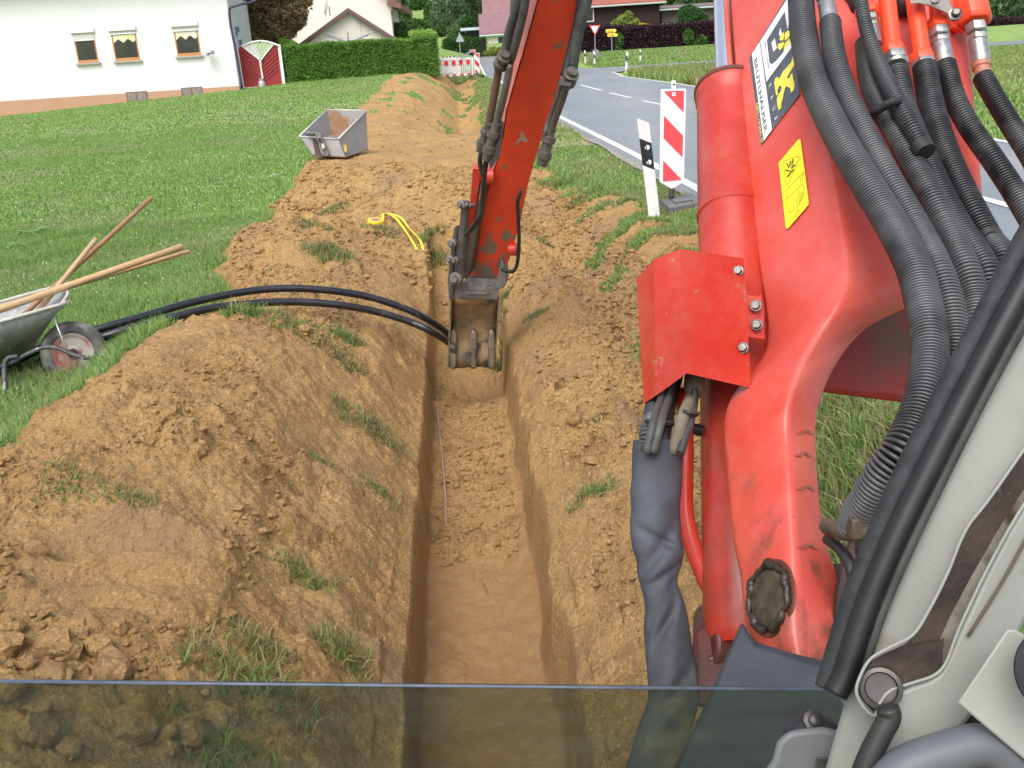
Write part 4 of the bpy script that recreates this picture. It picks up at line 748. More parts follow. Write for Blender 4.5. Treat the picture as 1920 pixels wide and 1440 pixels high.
# shell: curved sheet from the head down to the lip, plus side cheeks
prof = [(985, .02), (1020, .07), (1070, .11), (1130, .13), (1190, .12), (1250, .08), (1300, .03), (1352, .0)]
rows = []
for y_, bul in prof:
    t = (y_-985)/367; xl, xr = 186+(172-186)*t, 428+(404-428)*t; d = 7.47+.36*t
    rows.append([z7(xl+(xr-xl)*k/6, y_+4*sin(k*1.3), d)+V((0, .9, -.15))*bul for k in range(7)])
b = B(); b.loft(rows, False, False); sh = b.build('bucket_shell', mat('muddy_shell', (.15, .11, .07), (.36, .24, .115), 7, rough=.6, metal=.2, bump=.002, bscale=70, c3=(.07, .07, .075), s3=6, lo3=.52, hi3=.62), EX, smooth=True); sm = sh.modifiers.new('s', 'SOLIDIFY'); sm.thickness = .018
for k in (0, 6):
    col_ = [r[k] for r in rows]; fr_ = [z7((186+(172-186)*t if k == 0 else 428+(404-428)*t), 985+367*t, 7.47+.36*t)+V((0, -.02, 0)) for t in (0, .25, .5, .75, 1)]
    b = B(); b.prism(fr_+col_[::-1], V((.014 if k else -.014, 0, 0))); b.build('bucket_cheek', mat('cheek_mud', (.25, .18, .10), (.13, .105, .08), 12, rough=.7, bump=.002, bscale=60), EX)
for x in (195, 298, 392):
    d = lambda y: 7.50+.32*(y-985)/367
    b = B(); b.prism([z7(x-17, 1352, d(1352)+.02), z7(x-19, 1240, d(1230)+.05), z7(x-16, 1165, d(1160)+.08), z7(x, 1140, d(1136)+.10), z7(x+16, 1165, d(1160)+.08), z7(x+19, 1240, d(1230)+.05), z7(x+18, 1350, d(1352)+.02)], V((0, -.07, 0)))
    b.build('bucket_tooth', mat('worn_tooth', (.20, .18, .17), (.32, .25, .15), 16, rough=.45, metal=.5, bump=.002, bscale=60, c3=(.06, .055, .05), s3=14, lo3=.5, hi3=.6), EX, bevel=.016, seg=3)
# ---------------------------------------------------------------- cab corner
def ribbon(nm, left, right, d, th, m, parent=None, bevel=0, m_=4):
    Lp = crom([P(x, y, d+dd) for x, y, dd in left], m_); Rp = crom([P(x, y, d+dd) for x, y, dd in right], m_); off = unit(P(1750, 900, 1)-P(1750, 900, 0))*th
    b = B(); b.loft([[l, r, r+off, l+off] for l, r in zip(Lp, Rp)]); return b.build(nm, m, parent or EX, smooth=2, ang=50, bevel=bevel)
def tb(nm, pts, r, m, d, parent=None, n=14): b = B(); b.tube(crom([P(x, y, d+dd) for x, y, dd in pts], 6), r, n); return b.build(nm, m, parent or EX, smooth=True)
PD = .62
tb('cab_gasket', [(1975, 370, 0), (1918, 462, 0), (1812, 665, 0), (1708, 870, 0), (1650, 1000, 0), (1603, 1120, 0), (1562, 1255, 0), (1552, 1290, 0)], .0082, GASK, PD+.012, n=16)
tb('cab_seal', [(2000, 405, 0), (1944, 492, 0), (1838, 690, 0), (1732, 900, 0), (1674, 1020, 0), (1625, 1140, 0), (1585, 1262, 0), (1566, 1300, 0)], .0080, mat('seal_black', (.005, .006, .007), (.014, .015, .017), 40, rough=.5), PD-.002)
tb('cab_seal', [(2020, 450, 0), (1962, 525, 0), (1856, 712, 0), (1752, 918, 0), (1692, 1045, 0), (1642, 1165, 0), (1606, 1285, 0)], .0050, mat('seal_grey', (.03, .036, .033), (.08, .09, .08), 30, rough=.6), PD+.002)
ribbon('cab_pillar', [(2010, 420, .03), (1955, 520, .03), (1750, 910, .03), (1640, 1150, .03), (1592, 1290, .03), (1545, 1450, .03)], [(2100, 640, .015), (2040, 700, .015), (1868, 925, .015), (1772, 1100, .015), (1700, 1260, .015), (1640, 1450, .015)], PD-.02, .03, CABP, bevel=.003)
# open groove with rusty bottom
ribbon('door_groove', [(2050, 660, 0), (1868, 920, 0), (1812, 996, 0), (1777, 1078, 0), (1746, 1142, 0), (1716, 1192, 0), (1680, 1225, 0)], [(2100, 740, 0), (1950, 945, 0), (1884, 1050, 0), (1840, 1120, 0), (1805, 1190, 0), (1775, 1245, 0), (1740, 1275, 0)], PD-.017, .01, RUSTG)
ribbon('groove_strip', [(2075, 700, 0), (1908, 935, 0), (1848, 1035, 0), (1808, 1105, 0), (1775, 1170, 0), (1750, 1225, 0)], [(2092, 725, 0), (1936, 950, 0), (1870, 1055, 0), (1828, 1125, 0), (1795, 1190, 0), (1768, 1245, 0)], PD-.0185, .002, mat('worn_strip', (.16, .14, .12), (.34, .33, .28), 45, rough=.5, metal=.3, c3=(.08, .045, .03), s3=18, lo3=.5, hi3=.6))
tb('groove_lip', [(2050, 655, 0), (1868, 917, 0), (1812, 992, 0), (1777, 1074, 0), (1744, 1140, 0), (1712, 1190, 0), (1668, 1214, 0), (1632, 1236, 0), (1612, 1270, 0), (1606, 1300, 0), (1622, 1330, 0), (1640, 1342, 0), (1648, 1322, 0), (1668, 1296, 0), (1712, 1280, 0), (1752, 1266, 0), (1775, 1240, 0), (1800, 1175, 0), (1860, 1050, 0), (1930, 930, 0), (2060, 740, 0)], .0010, CABL, PD-.031)
ribbon('latch_pocket', [(1690, 1215, 0), (1640, 1240, 0), (1616, 1275, 0), (1612, 1305, 0), (1640, 1338, 0)], [(1770, 1200, 0), (1760, 1262, 0), (1712, 1276, 0), (1668, 1292, 0), (1646, 1330, 0)], PD-.024, .01, RUSTG)
b = B(); b.lathe(P(1652, 1290, PD-.028), V((-.3, -.8, .5)), [(.013, 0), (.0125, .004), (.010, .0045), (.009, .001), (.001, .001)], 26); b.build('latch_bolt', mat('latch_metal', (.08, .075, .075), (.05, .045, .04), 60, rough=.35, metal=.6), EX, smooth=2)
ribbon('door_frame', [(2100, 690, 0), (1935, 925, 0), (1862, 1052, 0), (1802, 1178, 0), (1757, 1266, 0), (1690, 1296, 0), (1655, 1340, 0), (1610, 1460, 0)], [(2200, 800, 0), (2100, 925, 0), (1975, 1075, 0), (1905, 1200, 0), (1845, 1310, 0), (1800, 1370, 0), (1760, 1430, 0), (1730, 1500, 0)], PD-.03, .03, CABL, bevel=.003)
tb('frame_seam', [(1930, 1000, 0), (1880, 1090, 0), (1815, 1193, 0)], .0010, mat('seam_dark', (.09, .07, .05), rough=.8), PD-.0325)
tb('drain_hose', [(1664, 1328, 0), (1668, 1345, 0), (1652, 1375, 0), (1625, 1430, 0), (1600, 1500, 0)], .0068, BLK, PD-.045)
b = B(); b.prism([P(1795, 1318, PD-.07), P(1888, 1180, PD-.07), P(1905, 1180, PD-.07), P(2000, 1240, PD-.07), P(2010, 1520, PD-.07), P(1948, 1448, PD-.07)], unit(P(1850, 1250, 1)-P(1850, 1250, 0))*.004); b.build('door_plate', mat('plate_paint', (.35, .36, .33), (.30, .31, .285), 9, rough=.55), EX, bevel=.0015)
b = B(); b.lathe(P(1992, 1262, PD-.10), V((-.1, -.8, .55)), [(.004, .003), (.023, .003), (.025, .002), (.025, 0)], 40); b.build('round_cap', mat('dark_knob', (.007, .005, .010), rough=.7), EX, smooth=2)
b = B(); b.prism([P(1740, 1330, PD-.012), P(1830, 1300, PD-.012), P(1990, 1480, PD-.012), P(1960, 1560, PD-.012), P(1700, 1560, PD-.012)], unit(P(1850, 1350, 1)-P(1850, 1350, 0))*.05); b.build('floor_recess', mat('recess_dark', (.03, .032, .028), (.05, .05, .045), 30, rough=.8), EX)
tb('grab_tube', [(1640, 1500, 0), (1700, 1440, 0), (1790, 1408, 0), (1840, 1398, 0), (1880, 1418, 0), (1925, 1480, 0), (1960, 1540, 0)], .0125, PLAST, PD-.055, n=20)
b = B(); q = [(1480, 1450), (1488, 1415), (1506, 1395), (1560, 1388), (1600, 1398), (1620, 1420), (1632, 1470), (1640, 1530), (1450, 1530), (1462, 1480)]; q = [(1540+(x-1545)*1.18-16, 1388+(y-1388)*1.0-26) for x, y in q]
b.prism([P(x, y, PD+.03) for x, y in q], unit(P(1550, 1400, 1)-P(1550, 1400, 0))*.05); gr_ = b.build('lever_housing', mat('lever_plastic', (.13, .14, .145), (.11, .12, .125), 10, rough=.5), EX, bevel=.010, seg=4)
b = B(); b.prism([P(1530, 1420, PD+.022), P(1582, 1420, PD+.022), P(1586, 1500, PD+.022), P(1528, 1500, PD+.022)], unit(P(1550, 1400, 1)-P(1550, 1400, 0))*.004); b.build('lever_slot', BLK, gr_, bevel=.001)
b = B(); cc = P(1520, 1362, PD+.055); b.lathe(cc, V((0, .30, .95)), [(.001, .007), (.011, .006), (.016, .003), (.0185, 0), (.0185, -.012)], 32); dm = b.build('lever_boot', GASK, EX, smooth=2)
b = B(); b.lathe(P(1525, 1352, PD+.045), V((0, -.7, .7)), [(.0075, 0), (.0075, .003), (.0045, .0035), (.0045, .007), (.003, .008)], 10); b.build('bolt', mat('black_bolt', (.05, .05, .05), rough=.4, metal=.5), dm, smooth=2)
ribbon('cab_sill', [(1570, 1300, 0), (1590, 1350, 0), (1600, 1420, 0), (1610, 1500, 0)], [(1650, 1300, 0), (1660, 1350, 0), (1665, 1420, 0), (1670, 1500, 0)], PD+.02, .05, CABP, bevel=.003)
# lower windscreen
GL = bpy.data.materials.new('tinted_glass'); GL.use_nodes = True; nt = GL.node_tree; nt.nodes.remove(nt.nodes['Principled BSDF'])
tr = nt.nodes.new('ShaderNodeBsdfTransparent'); tr.inputs[0].default_value = (.63, .66, .585, 1); gl = nt.nodes.new('ShaderNodeBsdfGlossy'); gl.inputs['Roughness'].default_value = .06; gl.inputs[0].default_value = (.8, .9, .9, 1)
fz = nt.nodes.new('ShaderNodeFresnel'); fz.inputs[0].default_value = 1.16; mx = nt.nodes.new('ShaderNodeMixShader'); nt.links.new(fz.outputs[0], mx.inputs[0]); nt.links.new(tr.outputs[0], mx.inputs[1]); nt.links.new(gl.outputs[0], mx.inputs[2])
df = nt.nodes.new('ShaderNodeBsdfDiffuse'); df.inputs[0].default_value = (.16, .19, .15, 1); m2 = nt.nodes.new('ShaderNodeMixShader'); dn2 = nt.nodes.new('ShaderNodeTexNoise'); dn2.inputs['Scale'].default_value = 9; dn2.inputs['Detail'].default_value = 8
mr = nt.nodes.new('ShaderNodeMapRange'); mr.inputs[1].default_value = .35; mr.inputs[2].default_value = .75; mr.inputs[3].default_value = .02; mr.inputs[4].default_value = .09; nt.links.new(dn2.outputs[0], mr.inputs[0]); nt.links.new(mr.outputs[0], m2.inputs[0])
nt.links.new(mx.outputs[0], m2.inputs[1]); nt.links.new(df.outputs[0], m2.inputs[2]); nt.links.new(m2.outputs[0], nt.nodes['Material Output'].inputs[0])
b = B(); ga, gb_, gc, gd = P(-260, 1276, .93), P(1598, 1294, .93), P(1640, 1640, .80), P(-260, 1640, .80); b.prism([ga, gb_, gc, gd], V((0, .005, .0))); b.build('windscreen', GL, EX)
b = B(); b.tube([P(-260, 1275, .93), P(500, 1283, .93), P(1100, 1289, .93), P(1598, 1293, .93)], .0017, 10); b.build('windscreen_edge', mat('glass_edge', (.06, .075, .11), (.09, .11, .15), 30, rough=.35), EX, smooth=True)
# ================================================================ things on the ground
def PY(px, py, Y): d = P(px, py, 1)-P(px, py, 0); return np.array([0, 0, H])+d*(Y/d[1])
def PZ(px, py, z): d = P(px, py, 1)-P(px, py, 0); return np.array([0, 0, H])+d*((z-H)/d[2])
# black conduits
PE = mat('black_conduit', (.012, .013, .018), (.022, .024, .03), 9, rough=.28, spec=.6, c3=(.16, .13, .09), s3=17, lo3=.60, hi3=.75)
def conduit(pts, label):
    b = B(); b.tube(crom([P(*q) for q in pts], 8), .029, 16); return tag(b.build('conduit_pipe', PE, smooth=True), label, 'pipe', 'black conduit pipes laid into the trench')
conduit([(868, 655, 8.5), (855, 641, 8.3), (832, 619, 8.05), (795, 595, 7.8), (745, 573, 7.7), (680, 554, 7.6), (600, 543, 7.45), (520, 541, 7.35), (440, 550, 7.2), (360, 567, 7.0), (280, 590, 6.8), (180, 619, 6.6), (80, 652, 6.5), (0, 690, 6.5), (-80, 712, 6.3)], 'upper of the two black pipes arching from the lawn into the trench')
conduit([(872, 664, 8.4), (855, 652, 8.15), (815, 625, 7.65), (770, 604, 7.6), (700, 583, 7.5), (620, 570, 7.35), (540, 566, 7.25), (460, 570, 7.1), (390, 579, 6.9), (300, 601, 6.7), (190, 633, 6.52), (70, 680, 6.6), (0, 704, 6.4), (-80, 728, 6.2)], 'lower of the two black pipes arching from the lawn into the trench')
# thin cable on the trench floor
cp_ = [ground_hit(x, y, True)+V((0, 0, .018)) for x, y in ((819, 745), (821, 770), (823, 800), (826, 825), (829, 850), (831, 875), (833, 900), (835, 925), (836, 950), (837, 970), (837, 990))]
b = B(); b.tube(crom(cp_, 6), .0055, 8); tag(b.build('thin_cable', mat('cable_blue', (.30, .32, .38), (.38, .30, .2), 9, rough=.5), smooth=True), 'thin grey blue cable lying along the left edge of the trench floor', 'cable')
# wheelbarrow
WB = thing('wheelbarrow', 'mortar stained grey wheelbarrow with a fat black tyre, loaded with long tools', 'wheelbarrow', P(60, 720, 6.3))
GALV = mat('mortar_galvanised', (.24, .27, .27), (.34, .36, .355), 9, rough=.6, metal=.3, c3=(.52, .50, .45), s3=10, lo3=.58, hi3=.66, stretch=(2.2, 2.2, .7), bump=.001, bscale=60)
RIMM = mat('mortar_rim', (.55, .52, .46), (.40, .38, .34), 18, rough=.8)
WBR = mat('rusty_tray_inside', (.30, .14, .11), (.40, .30, .25), 9, rough=.8)
n1_, n2_, n3_ = P(105, 574, 6.12), P(-230, 668, 5.75), P(124, 556, 6.35); f1, f2 = P(115, 535, 6.72), P(-230, 632, 6.35)
l1, l2 = P(55, 660, 6.25), P(-170, 716, 5.95); k1, k2 = P(62, 640, 6.55), P(-170, 700, 6.25)
b = B()
def wall4(b, a, c, e, g, th): n_ = unit(np.cross(c-a, g-a))*th; b.prism([a, c, e, g], n_)
rim = crom([n2_, n1_, P(117, 568, 6.2), P(127, 553, 6.38), P(124, 541, 6.6), f1, f2], 3)
low = [l2+(l1-l2)*min(1, k/(len(rim)*.3)) if k < len(rim)*.45 else (k1+(k2-k1)*max(0, (k-len(rim)*.62)/(len(rim)*.38)) if k > len(rim)*.62 else l1+(k1-l1)*((k-len(rim)*.45)/(len(rim)*.17))) for k in range(len(rim))]
b.loft([list(low), [(p*.35+q*.65)+(p-q)*0 for p, q in zip(low, rim)], list(rim)], False, False)
b.add([l1, l2, k2, k1], [(0, 1, 2, 3)]); tray = b.build('tray', GALV, WB, smooth=2, ang=50); sm = tray.modifiers.new('s', 'SOLIDIFY'); sm.thickness = .006; sm.offset = 0
b = B(); b.tube([p+V((0, 0, .002)) for p in rim], .0115, 8); b.build('tray_rim', RIMM, tray, smooth=True)
b = B(); b.add([l1+V((0, 0, .012)), l2+V((0, 0, .012)), k2+V((0, 0, .012)), k1+V((0, 0, .012))], [(0, 1, 2, 3)]); b.build('tray_floor', WBR, tray)
wc = P(139, 661, 6.36); wax = unit(V((.22, -1, .22)))
wh = thing('wheel', '', 'x', wc); del wh['category']; del wh['label']; wh.name = 'wheel'; wh.parent = WB; wh.matrix_parent_inverse = Matrix.Translation(-Vector(WB['loc0'])); del wh['loc0']
def child(o, par, loc): o.parent = par; o.matrix_parent_inverse = Matrix.Translation(-Vector(V(loc)))
R_ = .205; b = B(); b.lathe(wc, wax, [(.128, -.02), (.128, -.036), (.15, -.048), (.185, -.048), (.200, -.036), (.207, -.018), (.209, 0), (.207, .018), (.200, .036), (.185, .048), (.15, .048), (.128, .036), (.128, -.02)], 48, False)
o = b.build('tyre', mat('dusty_tyre', (.07, .066, .068), (.13, .125, .115), 12, rough=.85, c3=(.28, .28, .26), s3=6, lo3=.52, hi3=.68), smooth=True); child(o, wh, wc)
b = B(); b.lathe(wc, wax, [(.03, -.03), (.05, -.012), (.10, -.016), (.122, -.038), (.130, -.040), (.130, .040), (.122, .038), (.10, .016), (.05, .012), (.03, .03), (.001, .03)], 40); o = b.build('rim', mat('red_rim_mortar', (.36, .12, .10), (.42, .20, .17), 12, rough=.8, c3=(.42, .40, .36), s3=5.5, lo3=.42, hi3=.52), smooth=2); child(o, wh, wc)
b = B(); b.lathe(wc, wax, [(.028, -.07), (.028, .07), (.012, .072), (.012, .095), (.001, .095)], 14); o = b.build('hub', BLK, smooth=2); child(o, wh, wc)
FRT = mat('mortar_tube', (.035, .038, .045), (.10, .10, .105), 18, rough=.5, c3=(.55, .53, .48), s3=13, lo3=.56, hi3=.62)
b = B(); b.tube(crom([P(-200, 735, 5.85), P(-40, 700, 6.03), P(20, 680, 6.12), P(55, 662, 6.16), P(85, 651, 6.2), P(112, 654, 6.2), P(140, 666, 6.2), P(168, 671, 6.22), P(193, 664, 6.27), P(211, 653, 6.36), P(214, 645, 6.46), P(200, 642, 6.54), P(150, 650, 6.56), P(60, 655, 6.58), P(-60, 690, 6.4)], 6), .0145, 12); b.build('frame', FRT, WB, smooth=True)
b = B(); b.tube(crom([P(34, 668, 6.12), P(14, 672, 6.1), P(8, 692, 6.08), P(11, 742, 6.02)], 5), .0155, 12); b.build('leg', FRT, WB, smooth=True)
b = B(); b.tube(crom([P(-90, 690, 6.45), P(-95, 710, 6.4), P(-93, 742, 6.35)], 5), .0155, 12); b.build('leg', FRT, WB, smooth=True)
b = B(); b.bar(P(99, 590, 6.18), P(124, 655, 6.17), .0045, 8); b.build('brace', mat('brace_zinc', (.6, .62, .64), rough=.35, metal=.5), WB, smooth=True); b = B(); b.bar(P(104, 588, 6.6), P(112, 613, 6.58), .0045, 8); b.build('brace', MATS['brace_zinc'], WB, smooth=True)
W1, W2, W3 = mat('ash_wood', (.55, .38, .20), (.46, .30, .15), 8, rough=.55, stretch=(3, 3, 12)), mat('brown_wood', (.36, .20, .11), (.27, .15, .08), 9, rough=.6), mat('pale_wood', (.52, .36, .21), (.40, .27, .15), 8, rough=.6)
def handle(a, c, r, m, label):
    a, c = P(*a), P(*c); pts = [a+(c-a)*t for t in (0, .01, .3, .6, 1)]
    b = B(); b.tube([pts[0]]+[a+unit(c-a)*.008]+pts[2:], [r*.6, r, r, r*1.02, r*1.05], 14); return tag(b.build('wooden_pole', m, smooth=2, ang=60), label, 'tool handle', 'wooden tool handles in the wheelbarrow')
handle((285, 370, 7.05), (-10, 640, 6.28), .0165, W2, 'longest brown handle, its tip farthest up the lawn, in the wheelbarrow')
handle((181, 447, 6.70), (40, 622, 6.32), .0175, W3, 'short handle crossing in front of the longest brown one')
handle((342, 462, 6.95), (-150, 632, 5.95), .0235, W1, 'thickest pale handle lying across the wheelbarrow rim')
handle((356, 471, 7.05), (-150, 620, 6.15), .0150, W1, 'slimmer handle running just under the thickest pale one')
# grey ditching bucket on the lawn
GB = thing('ditching_bucket', 'wide grey steel digging bucket with a rusty inside, lying open on the lawn', 'excavator bucket', PY(630, 292, 16.4))
GST = mat('grey_steel', (.30, .29, .29), (.235, .225, .22), 3, rough=.55, metal=.2, c3=(.36, .22, .12), s3=2.6, lo3=.58, hi3=.72, bump=.001, bscale=60)
RST = mat('rusty_inside', (.27, .26, .25), (.20, .185, .17), 3, rough=.7, c3=(.24, .12, .05), s3=2.2, lo3=.47, hi3=.6)
A_, B_, C_, D_ = PY(613, 206, 17.6), PY(687, 207.5, 17.5), PY(634, 261, 16.5), PY(561, 256, 16.55)
A2, B2, C2, D2 = PY(620, 250, 17.5), PY(690, 281, 17.25), PY(648, 296, 16.4), PY(585, 291, 16.45)
def wallp(nm, poly, m, th=.02, parent=GB): n_ = unit(np.cross(poly[1]-poly[0], poly[2]-poly[0]))*th; b = B(); b.prism(poly, n_); return b.build(nm, m, parent, bevel=.004)
mid = lambda a, c, t: a*(1-t)+c*t
wallp('side_wall', [C_, B_, B2, C2], GST); wallp('end_wall', [D_, C_, C2, D2], GST); wallp('side_wall', [A_, D_, D2, A2], GST); wallp('end_wall', [B_, A_, A2, B2], RST)
wallp('bottom_plate', [A2, D2, C2, B2], RST)
b = B()
for a, c in ((A_, B_), (B_, C_), (C_, D_), (D_, A_)): b.bar(a, c, .016, 8)
b.build('cutting_edge', mat('edge_steel', (.62, .62, .60), (.5, .48, .45), 10, rough=.45, metal=.3), GB, smooth=True)
b = B(); b.bar(PY(575, 250, 16.48), PY(590, 251, 16.4), .036, 14); b.build('pivot_tube', LINK, GB, smooth=2)
b = B(); b.prism([PY(588, 247, 16.38), PY(602, 250, 16.38), PY(608, 268, 16.35), PY(618, 290, 16.3), PY(610, 294, 16.3), PY(602, 275, 16.33), PY(594, 262, 16.36)], V((.0, .07, 0))); lk = b.build('mounting_bracket', LINK, GB, bevel=.008)
b = B(); b.lathe(PY(600, 262, 16.33), V((-.1, -1, .1)), [(.03, 0), (.03, .02), (.012, .021)], 12); b.build('bracket_pin', BLK, lk, smooth=2)
b = B(); b.prism([PY(586, 258, 16.50), PY(593, 262, 16.50), PY(600, 285, 16.42), PY(606, 293, 16.40), PY(592, 292, 16.42)], V((0, -.03, 0))); b.build('dark_patch', mat('bracket_dark', (.05, .035, .03), (.10, .06, .045), 12, rough=.7), GB)  # dark brown patch along the mounting bracket
b = B(); b.prism([PY(603, 270, 16.26), PY(607, 268.5, 16.26), PY(609, 277, 16.26), PY(604, 279, 16.26)], V((0, .03, 0))); b.build('rating_plate', mat('pale_tag', (.62, .62, .55), rough=.6), GB)
b = B(); b.prism([PY(643.5, 272, 16.44), PY(646.5, 271, 16.46), PY(649, 283, 16.42), PY(646, 285, 16.40)], V((.02, -.02, 0))); b.build('yellow_tag', mat('yellow_tag', (.60, .38, .08), rough=.6), GB)
# warning tape roll
tr_ = ground_hit(705, 425); TP = thing('warning_tape', 'roll of yellow plastic warning tape unrolling into the trench', 'warning tape', tr_)
YT = mat('yellow_tape', (.80, .66, .04), (.70, .56, .04), 12, rough=.4); b = B(); cz = tr_+V((0, 0, .02)); b.lathe(cz, V((.12, -.12, 1)), [(.042, 0), (.095, 0), (.098, .02), (.098, .05), (.095, .062), (.042, .062), (.040, .04), (.042, 0)], 30); rl_ = b.build('tape_roll', YT, TP, smooth=2)
b = B(); b.lathe(cz, V((.12, -.12, 1)), [(.042, .064), (.062, .066), (.062, .05), (.042, .05), (.042, .064)], 24); b.build('cardboard_core', mat('card_core', (.55, .33, .2), rough=.8), rl_, smooth=2)
for k, off in enumerate((0, .06)):
    pts = crom([cz+V((.08, .04, .04)), ground_hit(722, 415)+V((0, 0, .10)), ground_hit(742, 424)+V((off, 0, .10)), ground_hit(758, 438)+V((off, 0, .06)), ground_hit(772, 458)+V((off*1.5, 0, .05)), ground_hit(784, 474)+V((off, 0, .02))], 6)
    b = B(); rows = []
    for i, p in enumerate(pts): t = pts[min(i+1, len(pts)-1)]-pts[max(i-1, 0)]; s_ = unit(np.cross(t, V((.3*sin(i*.35+k), 0, 1)))); rows.append([p-s_*.014, p+s_*.014])
    b.loft(rows, False, False); b.build('tape_strip', YT, TP, smooth=True)
# ---------------------------------------------------------------- roadside posts and signs
WPL = mat('white_plastic', (.80, .80, .82), (.74, .74, .75), 8, rough=.4, c3=(.55, .53, .48), s3=9, lo3=.66, hi3=.76); RPL = mat('signal_red', (.70, .022, .03), rough=.35); BPL = mat('black_plastic', (.02, .022, .026), rough=.4); SIL = mat('sign_back', (.22, .23, .245), (.17, .18, .19), 10, rough=.5, metal=.3); REFL = mat('reflector', (.85, .85, .86), rough=.25)
def marker(base, h, lean, label, red=False, group='roadside marker posts'):
    base = V(base); T = thing('marker_post', label, 'marker post', base, group); s = h
    ax_ = unit(V((lean, 0, 1))); X_ = unit(V((1, -.12, -lean))); Y_ = np.cross(ax_, X_)
    def sec(z, k=1.0): return [base+ax_*z+X_*x*s+Y_*y*s for x, y in ((-.062*k, -.02), (0, -.045), (.062*k, -.02), (.050*k, .035), (-.050*k, .035))]
    topz = 1.0*s
    def slant(z): return [p-ax_*.035*s*(((p-base)@X_)/(.062*s)) for p in sec(z)]
    b = B(); b.loft([sec(-.1), sec(.0), slant(.50*s)]); b.build('post_body', WPL, T, smooth=2, ang=30)
    b = B(); b.loft([slant(.50*s), slant(.79*s)]); bb_ = b.build('black_band', BPL, T, smooth=2, ang=30)
    b = B(); b.loft([slant(.79*s), slant(1.0*s)]); b.build('post_cap', WPL, T, smooth=2, ang=30)
    for zz_ in (.555, .715):
        b = B(); c = base+ax_*zz_*s+X_*.028*s-Y_*0; c = base+ax_*zz_*s+X_*.012*s; n_ = -Y_ if (-Y_)[1] < 0 else Y_; c = c+n_*.040*s
        b.lathe(c, n_, [(.027*s, -.012), (.027*s, .001), (.025*s, .0025), (.001, .0025)], 16); b.build('reflector', RPL if red else REFL, bb_, smooth=2)
    return T
mp = marker(P(1226, 398, 9.95), .93, -.105, 'white marker post with black band leaning left, beside the striped board at the ditch')
for (x, y, h_, ln, lb, rd) in ((1174, 135, 36, .09, 'white marker post at the rounded tip of the grass bank across the road', False), (1200.5, 116, 22, .02, 'small far marker post in the grass right of the yellow arrows', False), (1115, 123, 25, 0, 'far marker post standing in front of the yield sign pole', False), (1097.5, 119, 23, 0, 'far marker post left of the yield sign', False)):
    d = min(70, 1800*1.0/h_); marker(P(x, y, d), h_*d/1800, ln, lb, rd)
# striped board
SB = thing('warning_board', 'upright red and white striped board on a flat grey foot at the road edge', 'warning board', P(1262, 366, 10.3)); z8 = lambda x, y, d=10.3: P(1160+x/5.144, 120+y/5.144, d)
b = B(); b.prism([z8(410, 245), z8(652, 238), z8(632, 1138), z8(520, 1205), z8(510, 1205), z8(396, 1140)], V((0, .05, 0))); fb = b.build('board_frame', WPL, SB, bevel=.008)
b = B(); b.prism([z8(437, 260, 10.295), z8(632, 254, 10.295), z8(605, 1114, 10.295), z8(426, 1130, 10.295)], V((0, .006, 0))); wp_ = b.build('white_panel', mat('reflective_white', (.70, .71, .74), rough=.4), SB)
for q in ([(437, 262), (632, 255), (627, 467)], [(437, 498), (622, 690), (615, 897), (433, 712)], [(430, 930), (607, 1112), (427, 1129)]): b = B(); b.prism([z8(x, y, 10.285) for x, y in q], V((0, .004, 0))); b.build('red_stripe', RPL, wp_)
b = B(); b.prism([z8(517, 276, 10.278), z8(549, 276, 10.278), z8(549, 307, 10.278), z8(517, 307, 10.278)], V((0, .003, 0))); b.build('approval_tag', REFL, wp_)
b = B(); b.prism([z8(525, 284, 10.274), z8(541, 284, 10.274), z8(541, 299, 10.274), z8(525, 299, 10.274)], V((0, .002, 0))); b.build('tag_mark', mat('tag_grey', (.25, .2, .2), rough=.6), wp_)
b = B(); b.prism([z8(512, 160), z8(552, 160), z8(552, 240), z8(512, 240)], V((0, .04, 0))); tb_ = b.build('top_tab', WPL, SB, bevel=.004); b = B(); b.lathe(z8(532, 197, 10.295), V((0, -1, 0)), [(.012, 0), (.012, .004)], 12); b.build('tab_hole', BPL, tb_)
b = B(); b.bar(z8(516, 1180, 10.33), z8(507, 1290, 10.33), .028, 14); b.build('stem', BPL, SB, smooth=2)
fc_ = ground_hit(1276, 378); b = B(); fl = [P(1238, 366, 10.45), P(1300, 362, 10.75), P(1318, 384, 10.15), P(1256, 390, 9.9)]; zb = max(float(ztr(np.array([p[0]]), np.array([p[1]]))[0]) for p in fl[:1]); b.prism([V((p[0], p[1], -.08)) for p in fl], V((0, 0, .13))); b.build('foot_plate', mat('recycled_rubber', (.13, .125, .13), (.19, .18, .18), 12, rough=.85, bump=.002, bscale=60), SB, bevel=.012)
b = B(); pp = [V((p[0], p[1], .05)) for p in fl]; cc_ = sum(pp)/4; b.prism([cc_+(p-cc_)*.55 for p in pp], V((0, 0, .018))); b.build('foot_rib', MATS['recycled_rubber'], SB, bevel=.006)
